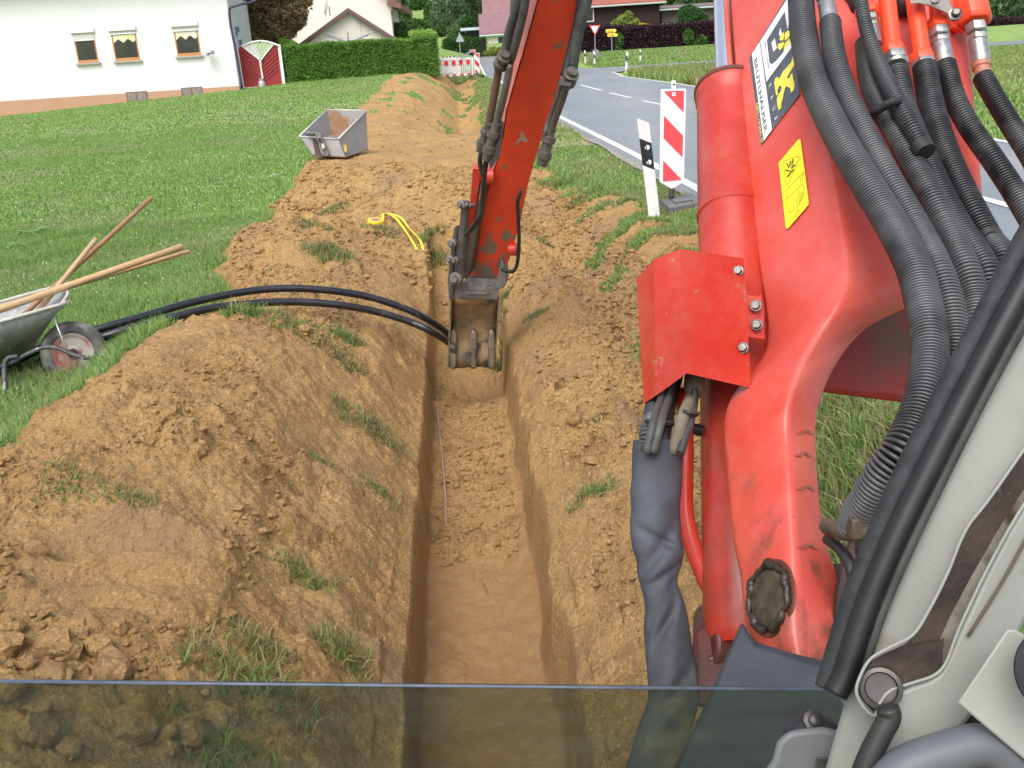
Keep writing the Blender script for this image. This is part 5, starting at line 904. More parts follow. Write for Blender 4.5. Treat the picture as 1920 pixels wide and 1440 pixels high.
# traffic signs
def poly_sign(pts, d, th, m, nm, parent): b = B(); b.prism([P(x, y, d) for x, y in pts], V((0, th, 0))); return b.build(nm, m, parent)
YS = thing('yield_sign', 'yield sign, red rimmed white triangle on a pole before the dark hedge', 'traffic sign', P(1117, 124, 71)); b = B(); b.bar(P(1117, 124, 71), P(1115, 50, 71), .04, 10); b.build('pole', SIL, YS, smooth=2)
rp = poly_sign([(1105, 47.8), (1125.3, 47), (1115.8, 66.5)], 70.9, .03, RPL, 'sign_plate', YS); poly_sign([(1108.5, 49.9), (1121.9, 49.4), (1115.5, 62.3)], 70.85, .02, REFL, 'white_field', rp)
b = B(); b.lathe(P(1116.8, 100, 70.8), V((0, -1, .1)), [(.3, 0), (.3, .02), (.001, .025)], 24); b.build('round_plate', SIL, YS, smooth=2)
DS = thing('direction_sign', 'two yellow arrow boards pointing right on one pole before the dark hedge', 'direction sign', P(1147.5, 100, 72)); b = B(); b.bar(P(1147.5, 100, 72), P(1146.5, 56, 72), .04, 10); b.build('pole', SIL, DS, smooth=2)
YSG = mat('direction_yellow', (.80, .58, .02), rough=.45); BLKT = mat('sign_black', (.03, .03, .03), rough=.6)
a1 = poly_sign([(1136, 55.2), (1153, 54.2), (1156.3, 57.2), (1153.2, 60.5), (1136.2, 61.2)], 71.9, .04, YSG, 'arrow_board', DS); a2 = poly_sign([(1139, 63), (1155.5, 62), (1158.8, 65), (1155.7, 68.4), (1139.2, 69)], 71.9, .04, YSG, 'arrow_board', DS)
for y in (57.6, 65.4):
    for x0, x1 in ((1139, 1143), (1144, 1150)): poly_sign([(x0+2*(y > 60), y-.5), (x1+2*(y > 60), y-.7), (x1+2*(y > 60), y+.4), (x0+2*(y > 60), y+.6)], 71.82, .02, BLKT, 'sign_text', a1 if y < 60 else a2)
TS = thing('triangle_sign', 'back of a grey triangular sign on a thin pole behind the barriers', 'traffic sign', P(863.5, 104, 74)); b = B(); b.bar(P(863.5, 104, 74), P(860.5, 61, 74), .04, 10); b.build('pole', SIL, TS, smooth=2); poly_sign([(861.5, 62), (870.5, 76.5), (868, 78.6), (856.5, 78.8), (854.6, 77)], 73.9, .03, SIL, 'sign_plate', TS)
# barriers
z3 = lambda x, y, Y: PY(800+x/12, 60+y/12, Y)
BR = thing('road_barrier', 'white plastic barrier fence with red blocks standing across the trench', 'barrier', z3(640, 1010, 50), 'site barriers')
for q in ([(290, 590), (1000, 570), (1000, 625), (290, 640)], [(280, 950+30), (1000, 925+10), (1000, 975), (282, 1025)]): b = B(); b.prism([z3(x, y, 50) for x, y in q], V((0, .05, 0))); b.build('rail', WPL, BR, bevel=.01)
b = B(); b.prism([z3(288, 640, 50.01), z3(1000, 618, 50.01), z3(1000, 735, 50.01), z3(284, 765, 50.01)], V((0, .04, 0))); pl_ = b.build('barrier_board', mat('barrier_white', (.66, .66, .66), rough=.5), BR)
for x in (400, 565, 727, 890): b = B(); y = 655-(x-400)*.07; b.prism([z3(x, y, 49.98), z3(x+78, y-3, 49.98), z3(x+84, y+98, 49.98), z3(x+2, y+102, 49.98)], V((0, .02, 0))); b.build('red_block', RPL, pl_)
b = B(); b.prism([z3(284, 668, 49.98), z3(312, 666, 49.98), z3(318, 765, 49.98), z3(284, 768, 49.98)], V((0, .02, 0))); b.build('red_block', RPL, pl_)
for x in (300, 425, 590, 755, 915): b = B(); y = 970-(x-300)*.065; w_ = 40 if x == 300 else 78; b.prism([z3(x, y, 49.96), z3(x+w_, y-5, 49.96), z3(x+w_, y+28, 49.96), z3(x, y+33, 49.96)], V((0, .02, 0))); b.build('red_block', RPL, BR)
b = B()
for k in range(17):
    x = 290+k*42; y0 = 765-(x-290)*.04; y1 = 985-(x-290)*.06; w_ = 24 if k not in (7, 8, 9, 10) else 44
    b.prism([z3(x, y0, 50.02), z3(x+w_, y0, 50.02), z3(x+w_, y1, 50.02), z3(x, y1, 50.02)], V((0, .03, 0)))
b.build('bars', WPL, BR)
b = B(); b.prism([z3(1008, 570, 49.9), z3(1048, 568, 49.9), z3(1056, 1015, 49.9), z3(1012, 1018, 49.9)], V((0, .06, 0))); b.build('end_post', WPL, BR, bevel=.01)
b = B(); b.box(z3(1020, 1015, 50)+V((0, 0, -.02)), (.25, .6, .08)); b.box(z3(300, 1030, 50)+V((0, 0, -.02)), (.25, .6, .08)); b.build('barrier_foot', BPL, BR)
B2_ = thing('road_barrier', 'second barrier fence mostly hidden behind the first one, only its top showing', 'barrier', z3(460, 1000, 52), 'site barriers'); b = B(); b.prism([z3(300, 565, 52), z3(640, 548, 52), z3(640, 900, 52), z3(300, 930, 52)], V((0, .04, 0))); pn = b.build('barrier_board', WPL, B2_)
for x in (345, 430, 510, 590): b = B(); b.prism([z3(x, 558-(x-345)*.05, 51.9), z3(x+45, 555-(x-345)*.05, 51.9), z3(x+45, 578-(x-345)*.05, 51.9), z3(x, 582-(x-345)*.05, 51.9)], V((0, .03, 0))); b.build('dark_block', mat('dark_block', (.06, .04, .06), rough=.5), pn)
b = B(); b.box(z3(320, 960, 52), (.25, .6, .08)); b.build('barrier_foot', BPL, B2_)
B3_ = thing('warning_board', 'striped board at the right end of the far barrier fence', 'warning board', z3(1140, 960, 49)); b = B(); b.prism([z3(1062, 475, 49), z3(1190, 470, 49), z3(1200, 925, 49), z3(1070, 940, 49)], V((0, .05, 0))); bd3 = b.build('board_frame', WPL, B3_, bevel=.01)
for q in ([(1090, 490), (1172, 485), (1174, 575)], [(1078, 610), (1180, 700), (1180, 785), (1082, 705)], [(1092, 830), (1168, 908), (1095, 915)]): b = B(); b.prism([z3(x, y, 48.95) for x, y in q], V((0, .03, 0))); b.build('red_stripe', RPL, bd3)
b = B(); b.bar(z3(1135, 930, 49.05), z3(1138, 1000, 49.05), .04, 8); b.box(z3(1138, 995, 49.05), (.7, .4, .1)); b.build('board_foot', BPL, B3_)
b = B(); b.lathe(z3(1068, 460, 49.02), V((0, 0, 1)), [(.03, -.02), (.09, 0), (.09, .12), (.03, .14)], 12); b.build('warning_lamp', mat('lamp_plastic', (.75, .30, .25), rough=.4), B3_, smooth=2)
for (x0, y0, x1, y1, lb) in ((700, 590, 985, 432, 'grey tool pole leaning over the far barrier, upper one'), (760, 600, 1025, 440, 'grey tool pole leaning over the far barrier, lower one')):
    b = B(); b.bar(z3(x0, y0, 49.8), z3(x1, y1, 50.2), .02, 8); b.box(z3(x1, y1-14, 50.2), (.10, .06, .12)); tag(b.build('tool_pole', mat('grey_pole', (.30, .31, .36), rough=.5)), lb, 'tool pole')
# ================================================================ buildings
RNDR = mat('white_render', (.80, .80, .82), (.77, .77, .80), 2, rough=.9); PLIN = mat('plinth_render', (.52, .30, .20), (.48, .275, .185), 2, rough=.9); CREAM = mat('cream_render', (.84, .79, .72), (.80, .75, .68), 1.5, rough=.9)
DGL = mat('dark_glass', (.03, .04, .035), (.05, .06, .05), 3, rough=.08); OWD = mat('orange_wood', (.55, .24, .07), rough=.5); SHUT = mat('shutter_grey', (.60, .57, .56), rough=.6); CURT = mat('curtain', (.75, .70, .35), (.7, .7, .68), 4, rough=.9)
Y0 = 41.3
WH = thing('white_house', 'white rendered house with a salmon plinth beyond the lawn', 'house', PY(300, 190, Y0)); p0 = PY(450, 172, Y0); xr, zp = p0[0], 1.22; xl_ = -34.0; bk_ = PY(470, 60, 47.5); zt_ = 5.6
def slab(nm, poly2, z0, z1, m, par): b = B(); b.prism([V((x, y, z0)) for x, y in poly2], V((0, 0, z1-z0))); return b.build(nm, m, par)
slab('wall', [(xl_, Y0), (xr, Y0), (bk_[0], bk_[1]), (xl_, 52)], zp, zt_, RNDR, WH); slab('plinth', [(xl_, Y0-.015), (xr+.01, Y0-.015), (bk_[0], bk_[1]), (xl_, 52)], -.6, zp, PLIN, WH)
b = B(); b.prism([V((xl_, Y0-.7, zt_)), V((xr+.9, Y0-.7, zt_)), V((xr+.9, 46.5, zt_+2.4)), V((xl_, 46.5, zt_+2.4))], V((0, 0, .2))); b.prism([V((xl_, 53, zt_)), V((xr+.9, 53, zt_)), V((xr+.9, 46.5, zt_+2.41)), V((xl_, 46.5, zt_+2.41))], V((0, 0, .2))); b.build('roof', mat('brown_tiles', (.16, .09, .07), (.22, .12, .09), 4, rough=.8), WH)
def window(x, y, w, h, sh, par, Y=Y0, cur=None):
    o = PY(x, y, Y); X, Z = o[0], o[2]; q = lambda x0, x1, z0, z1, y0, y1: ((X+x0, Y-y0, Z+z0), (X+x1, Y-y1, Z+z1))
    b = B(); b.lo_hi((X, Y-.012, Z), (X+w, Y+.05, Z+.11)); b.lo_hi((X, Y-.012, Z+.11), (X+.05, Y+.05, Z+h)); b.lo_hi((X+w-.05, Y-.012, Z+.11), (X+w, Y+.05, Z+h)); wf = b.build('window', OWD, par)
    b = B(); b.lo_hi((X+.05, Y-.006, Z+.11), (X+w-.05, Y+.03, Z+h)); b.build('pane', DGL, wf)
    if cur:
        b = B(); n_ = 9; top_ = h-sh-.17; pts = [V((X+.06+(w-.12)*k/n_, Y-.008, Z+top_)) for k in range(n_+1)]; bot_ = [V((X+.06+(w-.12)*k/n_, Y-.008, Z+top_-(.16+.10*abs(((k*cur) % 4)-2)/2*1.5)*1)) for k in range(n_+1)]
        b.loft([pts, bot_], False, False); b.build('curtain', CURT, wf)
    b = B(); b.lo_hi((X, Y-.03, Z+h-sh-.12), (X+w, Y-.013, Z+h-.12)); b.build('roller_shutter', SHUT, wf)
    b = B(); b.lo_hi((X-.08, Y-.10, Z+h-.12), (X+w+.05, Y-.001, Z+h+.03)); b.lo_hi((X-.02, Y-.05, Z+h-sh-.16), (X+w+.01, Y-.031, Z+h-sh-.12)); b.build('shutter_box', WPL, wf)
    b = B(); b.lo_hi((X-.07, Y-.13, Z-.07), (X+w+.08, Y-.001, Z)); b.build('sill', mat('sill_stone', (.42, .36, .38), rough=.7), wf); return wf
window(147, 119, .84, 1.26, .26, WH); window(217, 115, 1.0, 1.26, .10, WH, cur=1); window(333, 106, .97, 1.24, .14, WH, cur=3)
for x, y in ((239, 190), (342, 182)):
    o = PY(x, y, Y0); b = B(); b.lo_hi((o[0], Y0-.03, o[2]-.05), (o[0]+.86, Y0+.02, o[2]+.36)); cw = b.build('cellar_window', mat('cellar_frame', (.20, .12, .09), rough=.7), WH)
    for k in (0, 1): b = B(); b.lo_hi((o[0]+.05+k*.42, Y0-.036, o[2]+.0), (o[0]+.39+k*.42, Y0-.02, o[2]+.31)); b.build('pane', mat('cellar_pane', (.22, .17, .16), (.30, .28, .27), 6, rough=.3), cw)
b = B(); b.tube(crom([PY(500, -14, 41.6), PY(474, 3, 41.4), PY(452, 8, Y0-.06), PY(433, 14, Y0-.08), PY(430, 22, Y0-.08), PY(433, 50, Y0-.08), PY(444, 105, Y0-.08), PY(454, 166, Y0-.08)], 5), .05, 10); b.build('downpipe', mat('brown_pipe_paint', (.06, .045, .10), rough=.4), WH, smooth=True)
b = B(); b.bar(PY(458, -2, 41.2), PY(560, -12, 47), .08, 10); b.build('gutter', MATS['brown_pipe_paint'], WH, smooth=True)
for q in ([(440, 52), (446, 49), (449, 59), (443, 61)], [(447, 75), (452, 74), (453, 84), (448, 85)], [(441, 60), (444, 60), (445, 68), (443, 68)]):
    t = [V(PY(x, y, 43.0)) for x, y in q]
    b = B(); s0, s1 = V((xr, Y0, 0)), V((bk_[0], bk_[1], 0)); out = []
    for x, y in q:
        d = P(x, y, 1)-P(x, y, 0); n_ = V((s1[1]-s0[1], -(s1[0]-s0[0]), 0)); c0_ = np.array([0, 0, H]); tt_ = np.dot(s0-c0_, n_)/np.dot(d, n_); out.append(c0_+d*tt_*.999)
    b.prism(out, V((.03, 0, 0))); b.build('wall_ornament', mat('ornament_blue', (.20, .22, .34), rough=.6), WH)
SD = thing('satellite_dish', 'small satellite dish on the wall right of the third window', 'satellite dish', PY(388, 102, 41)); b = B(); b.lathe(PY(387, 99, 40.9), V((-1, -.25, .25)), [(.001, .05), (.16, .03), (.25, -.01), (.25, -.02), (.001, .03)], 22); b.build('dish', SHUT, SD, smooth=2); b = B(); b.bar(PY(389, 101, 41.3), PY(397, 98, 40.9), .02, 8); b.bar(PY(389, 104, 41.0), PY(397, 99, 40.9), .015, 8); b.build('arm', SIL, SD); b = B(); b.box(PY(399, 98, 40.9), (.10, .1, .14)); b.build('receiver', mat('receiver_grey', (.28, .25, .33), rough=.5), SD, bevel=.01)
# gate
zg = lambda x, y, Y=42.0: PY(400+x/8, y/8, Y); GT = thing('garden_gate', 'red double garden gate in a white frame with a white lattice top', 'gate', zg(700, 1310))
GW = mat('gate_white', (.78, .78, .76), rough=.5); GR = mat('gate_red', (.34, .028, .03), (.28, .022, .026), 9, rough=.6)
for q in ([(332, 712), (368, 706), (465, 1322), (428, 1332)], [(962, 668), (1002, 664), (1080, 1268), (1036, 1272)]): b = B(); b.prism([zg(x, y) for x, y in q], V((0, .09, 0))); b.build('gate_post', GW, GT)
for q in ([(375, 715), (430, 692), (688, 892), (730, 1303), (468, 1318)], [(720, 902), (897, 672), (962, 684), (1036, 1270), (792, 1303), (745, 1303)]):
    b = B(); b.prism([zg(x, y, 42.03) for x, y in q], V((0, .04, 0))); lf = b.build('gate_leaf', GR, GT); b = B(); x0 = q[0][0]; inner = q[0][0] < 500
    for k in range(9):
        yy = 760+k*62
        if inner: a, c = (392+k*9, yy), (min(700, 392+k*9+250), yy+190)
        else: a, c = (1000+k*4-40, yy-20), (735, yy+190)
        if max(a[1], c[1]) < 1290 and yy+190 < 1300: b.bar(zg(a[0], a[1], 42.02), zg(c[0], c[1], 42.02), .012, 4)
    b.build('board_groove', mat('groove_dark', (.13, .012, .015), rough=.7), lf)
b = B()
for a, c in (((688, 895), (738, 1190)), ((700, 895), (750, 1190))): b.bar(zg(*a, 41.97), zg(*c, 41.97), .02, 6)
b.tube([zg(430+540*t, 692-70*math.sin(pi*t)-12*t, 41.98) for t in np.linspace(0, 1, 14)], .045, 6); b.bar(zg(470, 1322, 41.99), zg(960, 1298, 41.99), .035, 6); b.bar(zg(440, 698, 41.98), zg(690, 895, 41.98), .035, 6); b.bar(zg(895, 672, 41.98), zg(712, 900, 41.98), .035, 6); b.build('gate_frame', GW, GT)
b = B()
for k in range(7):
    u_ = .1+.13*k; b.bar(zg(450+440*u_, 690-60*sin(pi*u_), 41.99), zg(690+(895-690)*u_*1.0, 890-(890-680)*u_, 41.99), .014, 4); b.bar(zg(895-440*u_, 672-50*sin(pi*u_), 41.99), zg(700-(700-455)*u_, 890-(890-700)*u_, 41.99), .014, 4)
b.build('lattice', GW, GT)
b = B(); b.prism([zg(448, 700, 42.0), zg(540, 655, 42.0), zg(640, 690, 42.0), zg(700, 800, 42.0), zg(690, 880, 42.0)], V((0, .02, 0))); b.build('lattice_panel', mat('lattice_bg', (.70, .66, .66), rough=.7), GT)
mc = zg(738, 1335, 41.6); MC = thing('milk_can', 'old grey milk can standing before the red gate', 'milk can', mc); b = B(); b.lathe(mc, V((0, 0, 1)), [(.13, -.05), (.14, .02), (.145, .24), (.12, .30), (.075, .34), (.075, .37)], 20); b.build('can_body', mat('old_aluminium', (.42, .42, .44), (.5, .48, .48), 12, rough=.5, metal=.4), MC, smooth=2); b = B(); b.lathe(mc+V((0, 0, .37)), V((0, 0, 1)), [(.10, 0), (.10, .025), (.04, .05)], 18); b.build('can_lid', MATS['old_aluminium'], MC, smooth=2)
# cream garage and house
GA = thing('cream_garage', 'cream garage with a brown pitched roof behind the hedge', 'garage', PY(655, 110, 50)); gl_, gt_, gr2 = PY(568, 88, 50), PY(652, 20, 50), PY(748, 74, 50); gz = 0.5
sh_ = PY(640, 14, 57)-gt_; sh_ = V((sh_[0], sh_[1], 0)); b = B(); b.prism([V((gl_[0], 50, gz)), gl_, gt_, gr2, V((gr2[0], 50, gz))], sh_*.98); b.build('wall', CREAM, GA)
RT = mat('roof_dark_tile', (.10, .065, .055), (.15, .10, .085), 5, rough=.8); RTL = mat('roof_weathered', (.30, .20, .17), (.22, .15, .13), 3, rough=.85)
e1_, e2_ = PY(556, 86, 49.7), PY(762, 84, 49.7); gt2 = PY(652.5, 14.5, 49.7); dz = V((0, 0, -.16)); b = B(); b.prism([e1_, gt2, gt2+dz, e1_+dz], V((sh_*1.04)+V((0, 0, 0)))); b.prism([gt2, e2_, e2_+dz, gt2+dz], V(sh_*1.04)); rf = b.build('roof', RTL, GA)
b = B(); b.prism([e1_, gt2, gt2+dz*1.2, e1_+dz*1.2], V((0, -.04, 0))); b.prism([gt2, e2_, e2_+dz*1.2, gt2+dz*1.2], V((0, -.04, 0))); b.build('verge_board', mat('verge_brown', (.17, .10, .10), rough=.6), rf)
b = B(); o = PY(678, 77, 49.98); b.lo_hi((o[0], 49.95, o[2]), (o[0]+.62, 49.99, o[2]+.04)); b.lo_hi((o[0]-.04, 49.95, o[2]+.80), (o[0]+.60, 49.99, o[2]+.83)); b.lo_hi((o[0], 49.96, o[2]+.04), (o[0]+.02, 49.99, o[2]+.8)); b.build('blind_window', mat('blind_rose', (.72, .60, .54), rough=.9), GA)
CH = thing('cream_house', 'tall cream house wall rising behind the garage', 'house', PY(655, 110, 58)); a, c = PY(575, 78, 58), PY(735.5, 52, 58); slab('wall', [(a[0]-1, 58), (c[0], 58), (c[0]-.3, 66), (a[0]-1, 66)], .5, 9.0, CREAM, CH)
b = B(); q0, q1 = PY(727, -8, 57.4), PY(751, 8, 57.4); b.prism([q0+V((0, 0, 0)), q1, q1+V((0, 0, -.22)), q0+V((-.1, 0, -.5))], V((0, 8.5, 0))); b.prism([V((a[0]-2, 57.4, 13)), V((q0[0], 57.4, q0[2]+.2)), V((q0[0], 57.4, q0[2])), V((a[0]-2, 57.4, 12.6))], V((0, 8.5, 0))); b.build('roof', mat('eave_brown', (.17, .09, .06), (.24, .13, .09), 4, rough=.7), CH)
b = B(); b.bar(PY(733, 12, 57.9), PY(733.5, 20, 57.9), .07, 8); b.build('wall_lamp', WPL, CH)
AN = thing('antenna', 'thin white dish antenna on the garage roof', 'antenna', PY(618, 26, 51)); b = B(); b.bar(PY(619, 30, 51), PY(617, 12, 51), .025, 8); b.build('mast', SIL, AN); b = B(); b.lathe(PY(611, 14, 51), V((-1, -.4, .3)), [(.001, .04), (.22, .02), (.38, -.02), (.001, .03)], 18); b.build('dish', WPL, AN, smooth=2)
DR = thing('clothes_dryer', 'folding rotary clothes dryer with grey arms above the hedge', 'clothes dryer', PY(653, 110, 46.5)); b = B(); b.bar(PY(654, 100, 46.5), PY(652, 60, 46.5), .025, 8); b.build('pole', SIL, DR); 
for q in (((653, 80), (613, 61)), ((653, 80), (608, 66)), ((653, 80), (699, 60)), ((653, 80), (690, 66))): b = B(); b.bar(PY(*q[0], 46.5), PY(*q[1], 46.5+(.6 if q[1][1] == 66 else 0)), .028, 6); b.build('arm', mat('dryer_arm', (.33, .33, .40), rough=.4, metal=.3), DR)
b = B(); b.tube(crom([PY(608, 66, 47.1), PY(652, 72, 46.4), PY(699, 60, 46.5)], 4), .006, 5); b.build('line', SIL, DR)
# far houses
def gable_house(nm, label, x0, x1, yb, ye, yt, Y, wm, rm, depth=8, xa=None, win=()):
    T = thing(nm, label, 'house', PY((x0+x1)/2, yb, Y)); a, c = PY(x0, ye, Y), PY(x1, ye, Y); t_ = PY(xa or (x0+x1)/2, yt, Y); zb = min(PY(x0, yb, Y)[2], PY(x1, yb, Y)[2])-1.5
    b = B(); b.prism([V((a[0], Y, zb)), a, t_, c, V((c[0], Y, zb))], V((0, depth, 0))); b.build('wall', wm, T)
    up = V((0, 0, .25)); o1 = unit(a-t_)*.6; o2 = unit(c-t_)*.6; b = B(); b.prism([t_+up, a+o1+up, a+o1, t_], V((0, depth+.6, 0))-0); b.prism([t_+up, t_, c+o2, c+o2+up], V((0, depth+.6, 0))); r_ = b.build('roof', rm, T); r_.location.y -= .3
    for x, y, w, h in win: o = PY(x, y, Y); b = B(); b.lo_hi((o[0], Y-.06, o[2]-h), (o[0]+w, Y-.002, o[2])); b.build('window', DGL, T)
    return T
RDT = mat('red_roof_tile', (.36, .11, .07), (.30, .09, .06), .8, rough=.8)
def eave_house(nm, label, x0, x1, y0, y1, y2, Y, wm, rm, cat='house', depth=8, win=(), over=.5):
    """wall under a roof slope that faces the viewer"""
    T = thing(nm, label, cat, PY((x0+x1)/2, y0, Y)); a, c = PY(x0, y1, Y), PY(x1, y1, Y); zb = min(PY(x0, y0, Y)[2], PY(x1, y0, Y)[2])-1.2; ze = (a[2]+c[2])/2
    b = B(); b.lo_hi((a[0], Y, zb), (c[0], Y+depth, ze)); b.build('wall', wm, T); hgt = abs(PY((x0+x1)/2, y2, Y)[2]-ze); run = depth/2
    for s in (0, 1):
        y_a, y_b = (Y-over, Y+run) if s == 0 else (Y+depth+over, Y+run+.01); b = B(); b.prism([V((a[0]-.5, y_a, ze-.1)), V((c[0]+.5, y_a, ze-.1)), V((c[0]+.5, y_b, ze+hgt)), V((a[0]-.5, y_b, ze+hgt))], V((0, 0, .18))); rf = b.build('roof', rm, T)
    b = B(); b.bar(V((a[0]-.5, Y-over-.05, ze-.1)), V((c[0]+.5, Y-over-.05, ze-.1)), .08, 8); b.build('gutter', mat('gutter_pale', (.42, .50, .50), rough=.5), T)
    for x, y, w, h in win: o = PY(x, y, Y); b = B(); b.lo_hi((o[0]-.1, Y-.03, o[2]-h-.1), (o[0]+w+.1, Y-.001, o[2]+.1)); wf = b.build('window', WPL, T); b = B(); b.lo_hi((o[0], Y-.06, o[2]-h), (o[0]+w, Y-.031, o[2])); b.build('pane', DGL, wf)
    return T
BWD = mat('barn_boards', (.038, .016, .013), (.024, .011, .010), 6, rough=.8, stretch=(3, 3, .15))
eave_house('barn', 'dark brown timber barn with a red tiled roof beyond the junction', 1060, 1237, 70, 9, -14, 92, BWD, RDT, 'barn', 12, win=((1086, 20, 1.2, .9),))
RPU = mat('purple_roof_tile', (.22, .12, .13), (.27, .15, .16), 2, rough=.8)
eave_house('roadside_house', 'low pale house with a purple grey tiled roof at the bend', 909, 1010, 92, 62, 22, 92, CREAM, RPU, 'house', 9, win=((934, 70, 1.2, .75),), over=.4)
eave_house('roadside_house', 'taller house with a purple roof behind the low pale one', 914, 1010, 60, 24, -40, 103, CREAM, RPU, 'house', 10)
eave_house('carport', 'dark carport with a pale flat roof edge left of the low pale house', 873, 902, 84, 54, 53.4, 98, mat('dark_timber', (.025, .028, .04), rough=.8), mat('pale_roof_edge', (.45, .55, .66), rough=.4), 'carport', 5)
gable_house('hillside_house', 'small white gabled house on the hillside among trees', 753, 786, 42, 28, 14, 150, RNDR, RPU, 9, win=((767, 26, 1.2, 1.5),))
eave_house('hillside_house', 'orange house with a bluish roof highest on the hillside', 778, 806, 20, 4, -6, 185, mat('orange_render', (.80, .50, .28), rough=.9), mat('blue_roof', (.28, .36, .55), rough=.5), depth=10)
eave_house('hillside_house', 'pale house half hidden by the birch on the hillside', 793, 822, 34, 17, 10, 165, CREAM, mat('slate_roof', (.35, .40, .46), rough=.5), depth=9)
eave_house('shed', 'small orange shed beside the white gabled house', 786, 797, 41, 36, 34, 148, mat('shed_orange', (.70, .16, .06), rough=.8), RDT, 'shed', 4)
eave_house('hillside_house', 'house with a plain red roof behind the tall tree', 877, 905, 14, 11, -8, 170, CREAM, RDT, depth=9)
eave_house('grey_shed', 'low grey timber shed right of the barn', 1240, 1345, 52, 14, 9, 97, mat('grey_boards', (.11, .09, .09), (.14, .12, .115), 3, rough=.85), mat('grey_roof', (.16, .13, .13), rough=.8), 'shed', 5)
b = B(); o = PY(1240, 45, 88); b.lo_hi((o[0], 87.6, o[2]-.06), (o[0]+1.2, 88.2, o[2])); b.lo_hi((o[0]+.05, 87.7, o[2]-1.2), (o[0]+.12, 88, o[2]-.06)); b.lo_hi((o[0]+1.05, 87.7, o[2]-1.2), (o[0]+1.12, 88, o[2]-.06)); tag(b.build('garden_table', WPL), 'small pale garden table right of the barn', 'table')
# ================================================================ vegetation
LM = lambda nm, c: mat(nm, c, attr='col', rough=.6, spec=.25, trans=.3)
def leaves(name, ells, n, size, m, parent=None, gap=.35, elong=1.6, fill=.55, seed=0, spread=.35, droop=0):
    r_ = np.random.default_rng(seed+5); E = [(V(c), V(s)) for c, s in ells]; w = np.array([np.prod(s)**(2/3) for c, s in E]); w = w/w.sum(); k = r_.choice(len(E), n, p=w)
    C_ = np.array([e[0] for e in E])[k]; S_ = np.array([e[1] for e in E])[k]; d = r_.normal(size=(n, 3)); d /= np.linalg.norm(d, axis=1)[:, None]
    th_, fh = np.arctan2(d[:, 1], d[:, 0]), d[:, 2]; lump = fbm(th_*2.2+k*3.1, fh*3+k, 3, seed)
    rad = (fill+(1-fill)*r_.uniform(0, 1, n)**.5)*(.72+spread*1.2*lump); Pn = C_+S_*d*rad[:, None]
    keep = fbm(Pn[:, 0]*1.3/max(.3, S_.mean()*.35)+Pn[:, 1]*.4, Pn[:, 2]*1.3/max(.3, S_.mean()*.35), 3, seed+2) > gap-.05
    Pn = Pn[keep]; n = len(Pn); a = r_.normal(size=(n, 3)); a[:, 2] = a[:, 2]-droop; a /= np.linalg.norm(a, axis=1)[:, None]; b_ = np.cross(a, r_.normal(size=(n, 3))); b_ /= np.linalg.norm(b_, axis=1)[:, None]
    s = size*r_.uniform(.6, 1.3, n)[:, None]; v = np.stack([Pn-a*s*elong*.5, Pn+b_*s*.4, Pn+a*s*elong*.5, Pn-b_*s*.4], 1).reshape(-1, 3); f = np.arange(n*4).reshape(-1, 4)
    cl_ = fbm(Pn[:, 0]*2/max(.4, S_.mean()*.3), Pn[:, 2]*2/max(.4, S_.mean()*.3)+Pn[:, 1], 3, seed+7); c = (.62+.75*cl_+.25*r_.uniform(-1, 1, n))[:, None]*np.ones(3); c[:, 0] *= 1+.25*r_.uniform(-1, 1, n)
    return big_mesh(name, v, f, m, parent, col=np.repeat(c, 4, 0))
BARK = mat('bark', (.12, .09, .06), (.07, .055, .04), 6, rough=.9, bump=.01, bscale=20)
def tree(nm, label, cat, x, yb, Y, ells, n, size, m, group=None, tr=.16, **k):
    if cat in ('shrub', 'flowers'): tr = .03
    """ells: (px, py, rx px, ry px, depth offset)"""
    base = PY(x, yb, Y); T = thing(nm, label, cat, base, group); sc = Y/1800*1.03; E = [(PY(a, b_, Y+dd), (rx*sc, max(rx, ry)*sc*.8, ry*sc)) for a, b_, rx, ry, dd in ells]
    leaves('crown', E, n, size, m, T, **k); top = E[0][0]; b = B(); mid_ = (base+top)/2+V((.08, 0, 0)); b.tube(crom([base-V((0, 0, .5)), mid_, top], 4), list(np.linspace(tr, tr*.35, 9)), 8)
    for e in E[1:5]: b.tube([mid_, (mid_+e[0])/2+V((0, 0, .1)), e[0]], [tr*.5, tr*.35, tr*.15], 6)
    b.build('trunk', BARK, T, smooth=True); return T
HG = LM('hedge_green', (.16, .33, .06)); HGL = LM('light_hedge', (.24, .42, .08)); CPR = LM('copper_leaves', (.33, .25, .13)); MG = LM('mid_green', (.085, .17, .045)); DG = LM('deep_green', (.05, .12, .03)); WG = LM('willow_green', (.12, .19, .085)); PUR = LM('purple_leaves', (.055, .027, .036)); YG = LM('yellow_green', (.26, .34, .07))
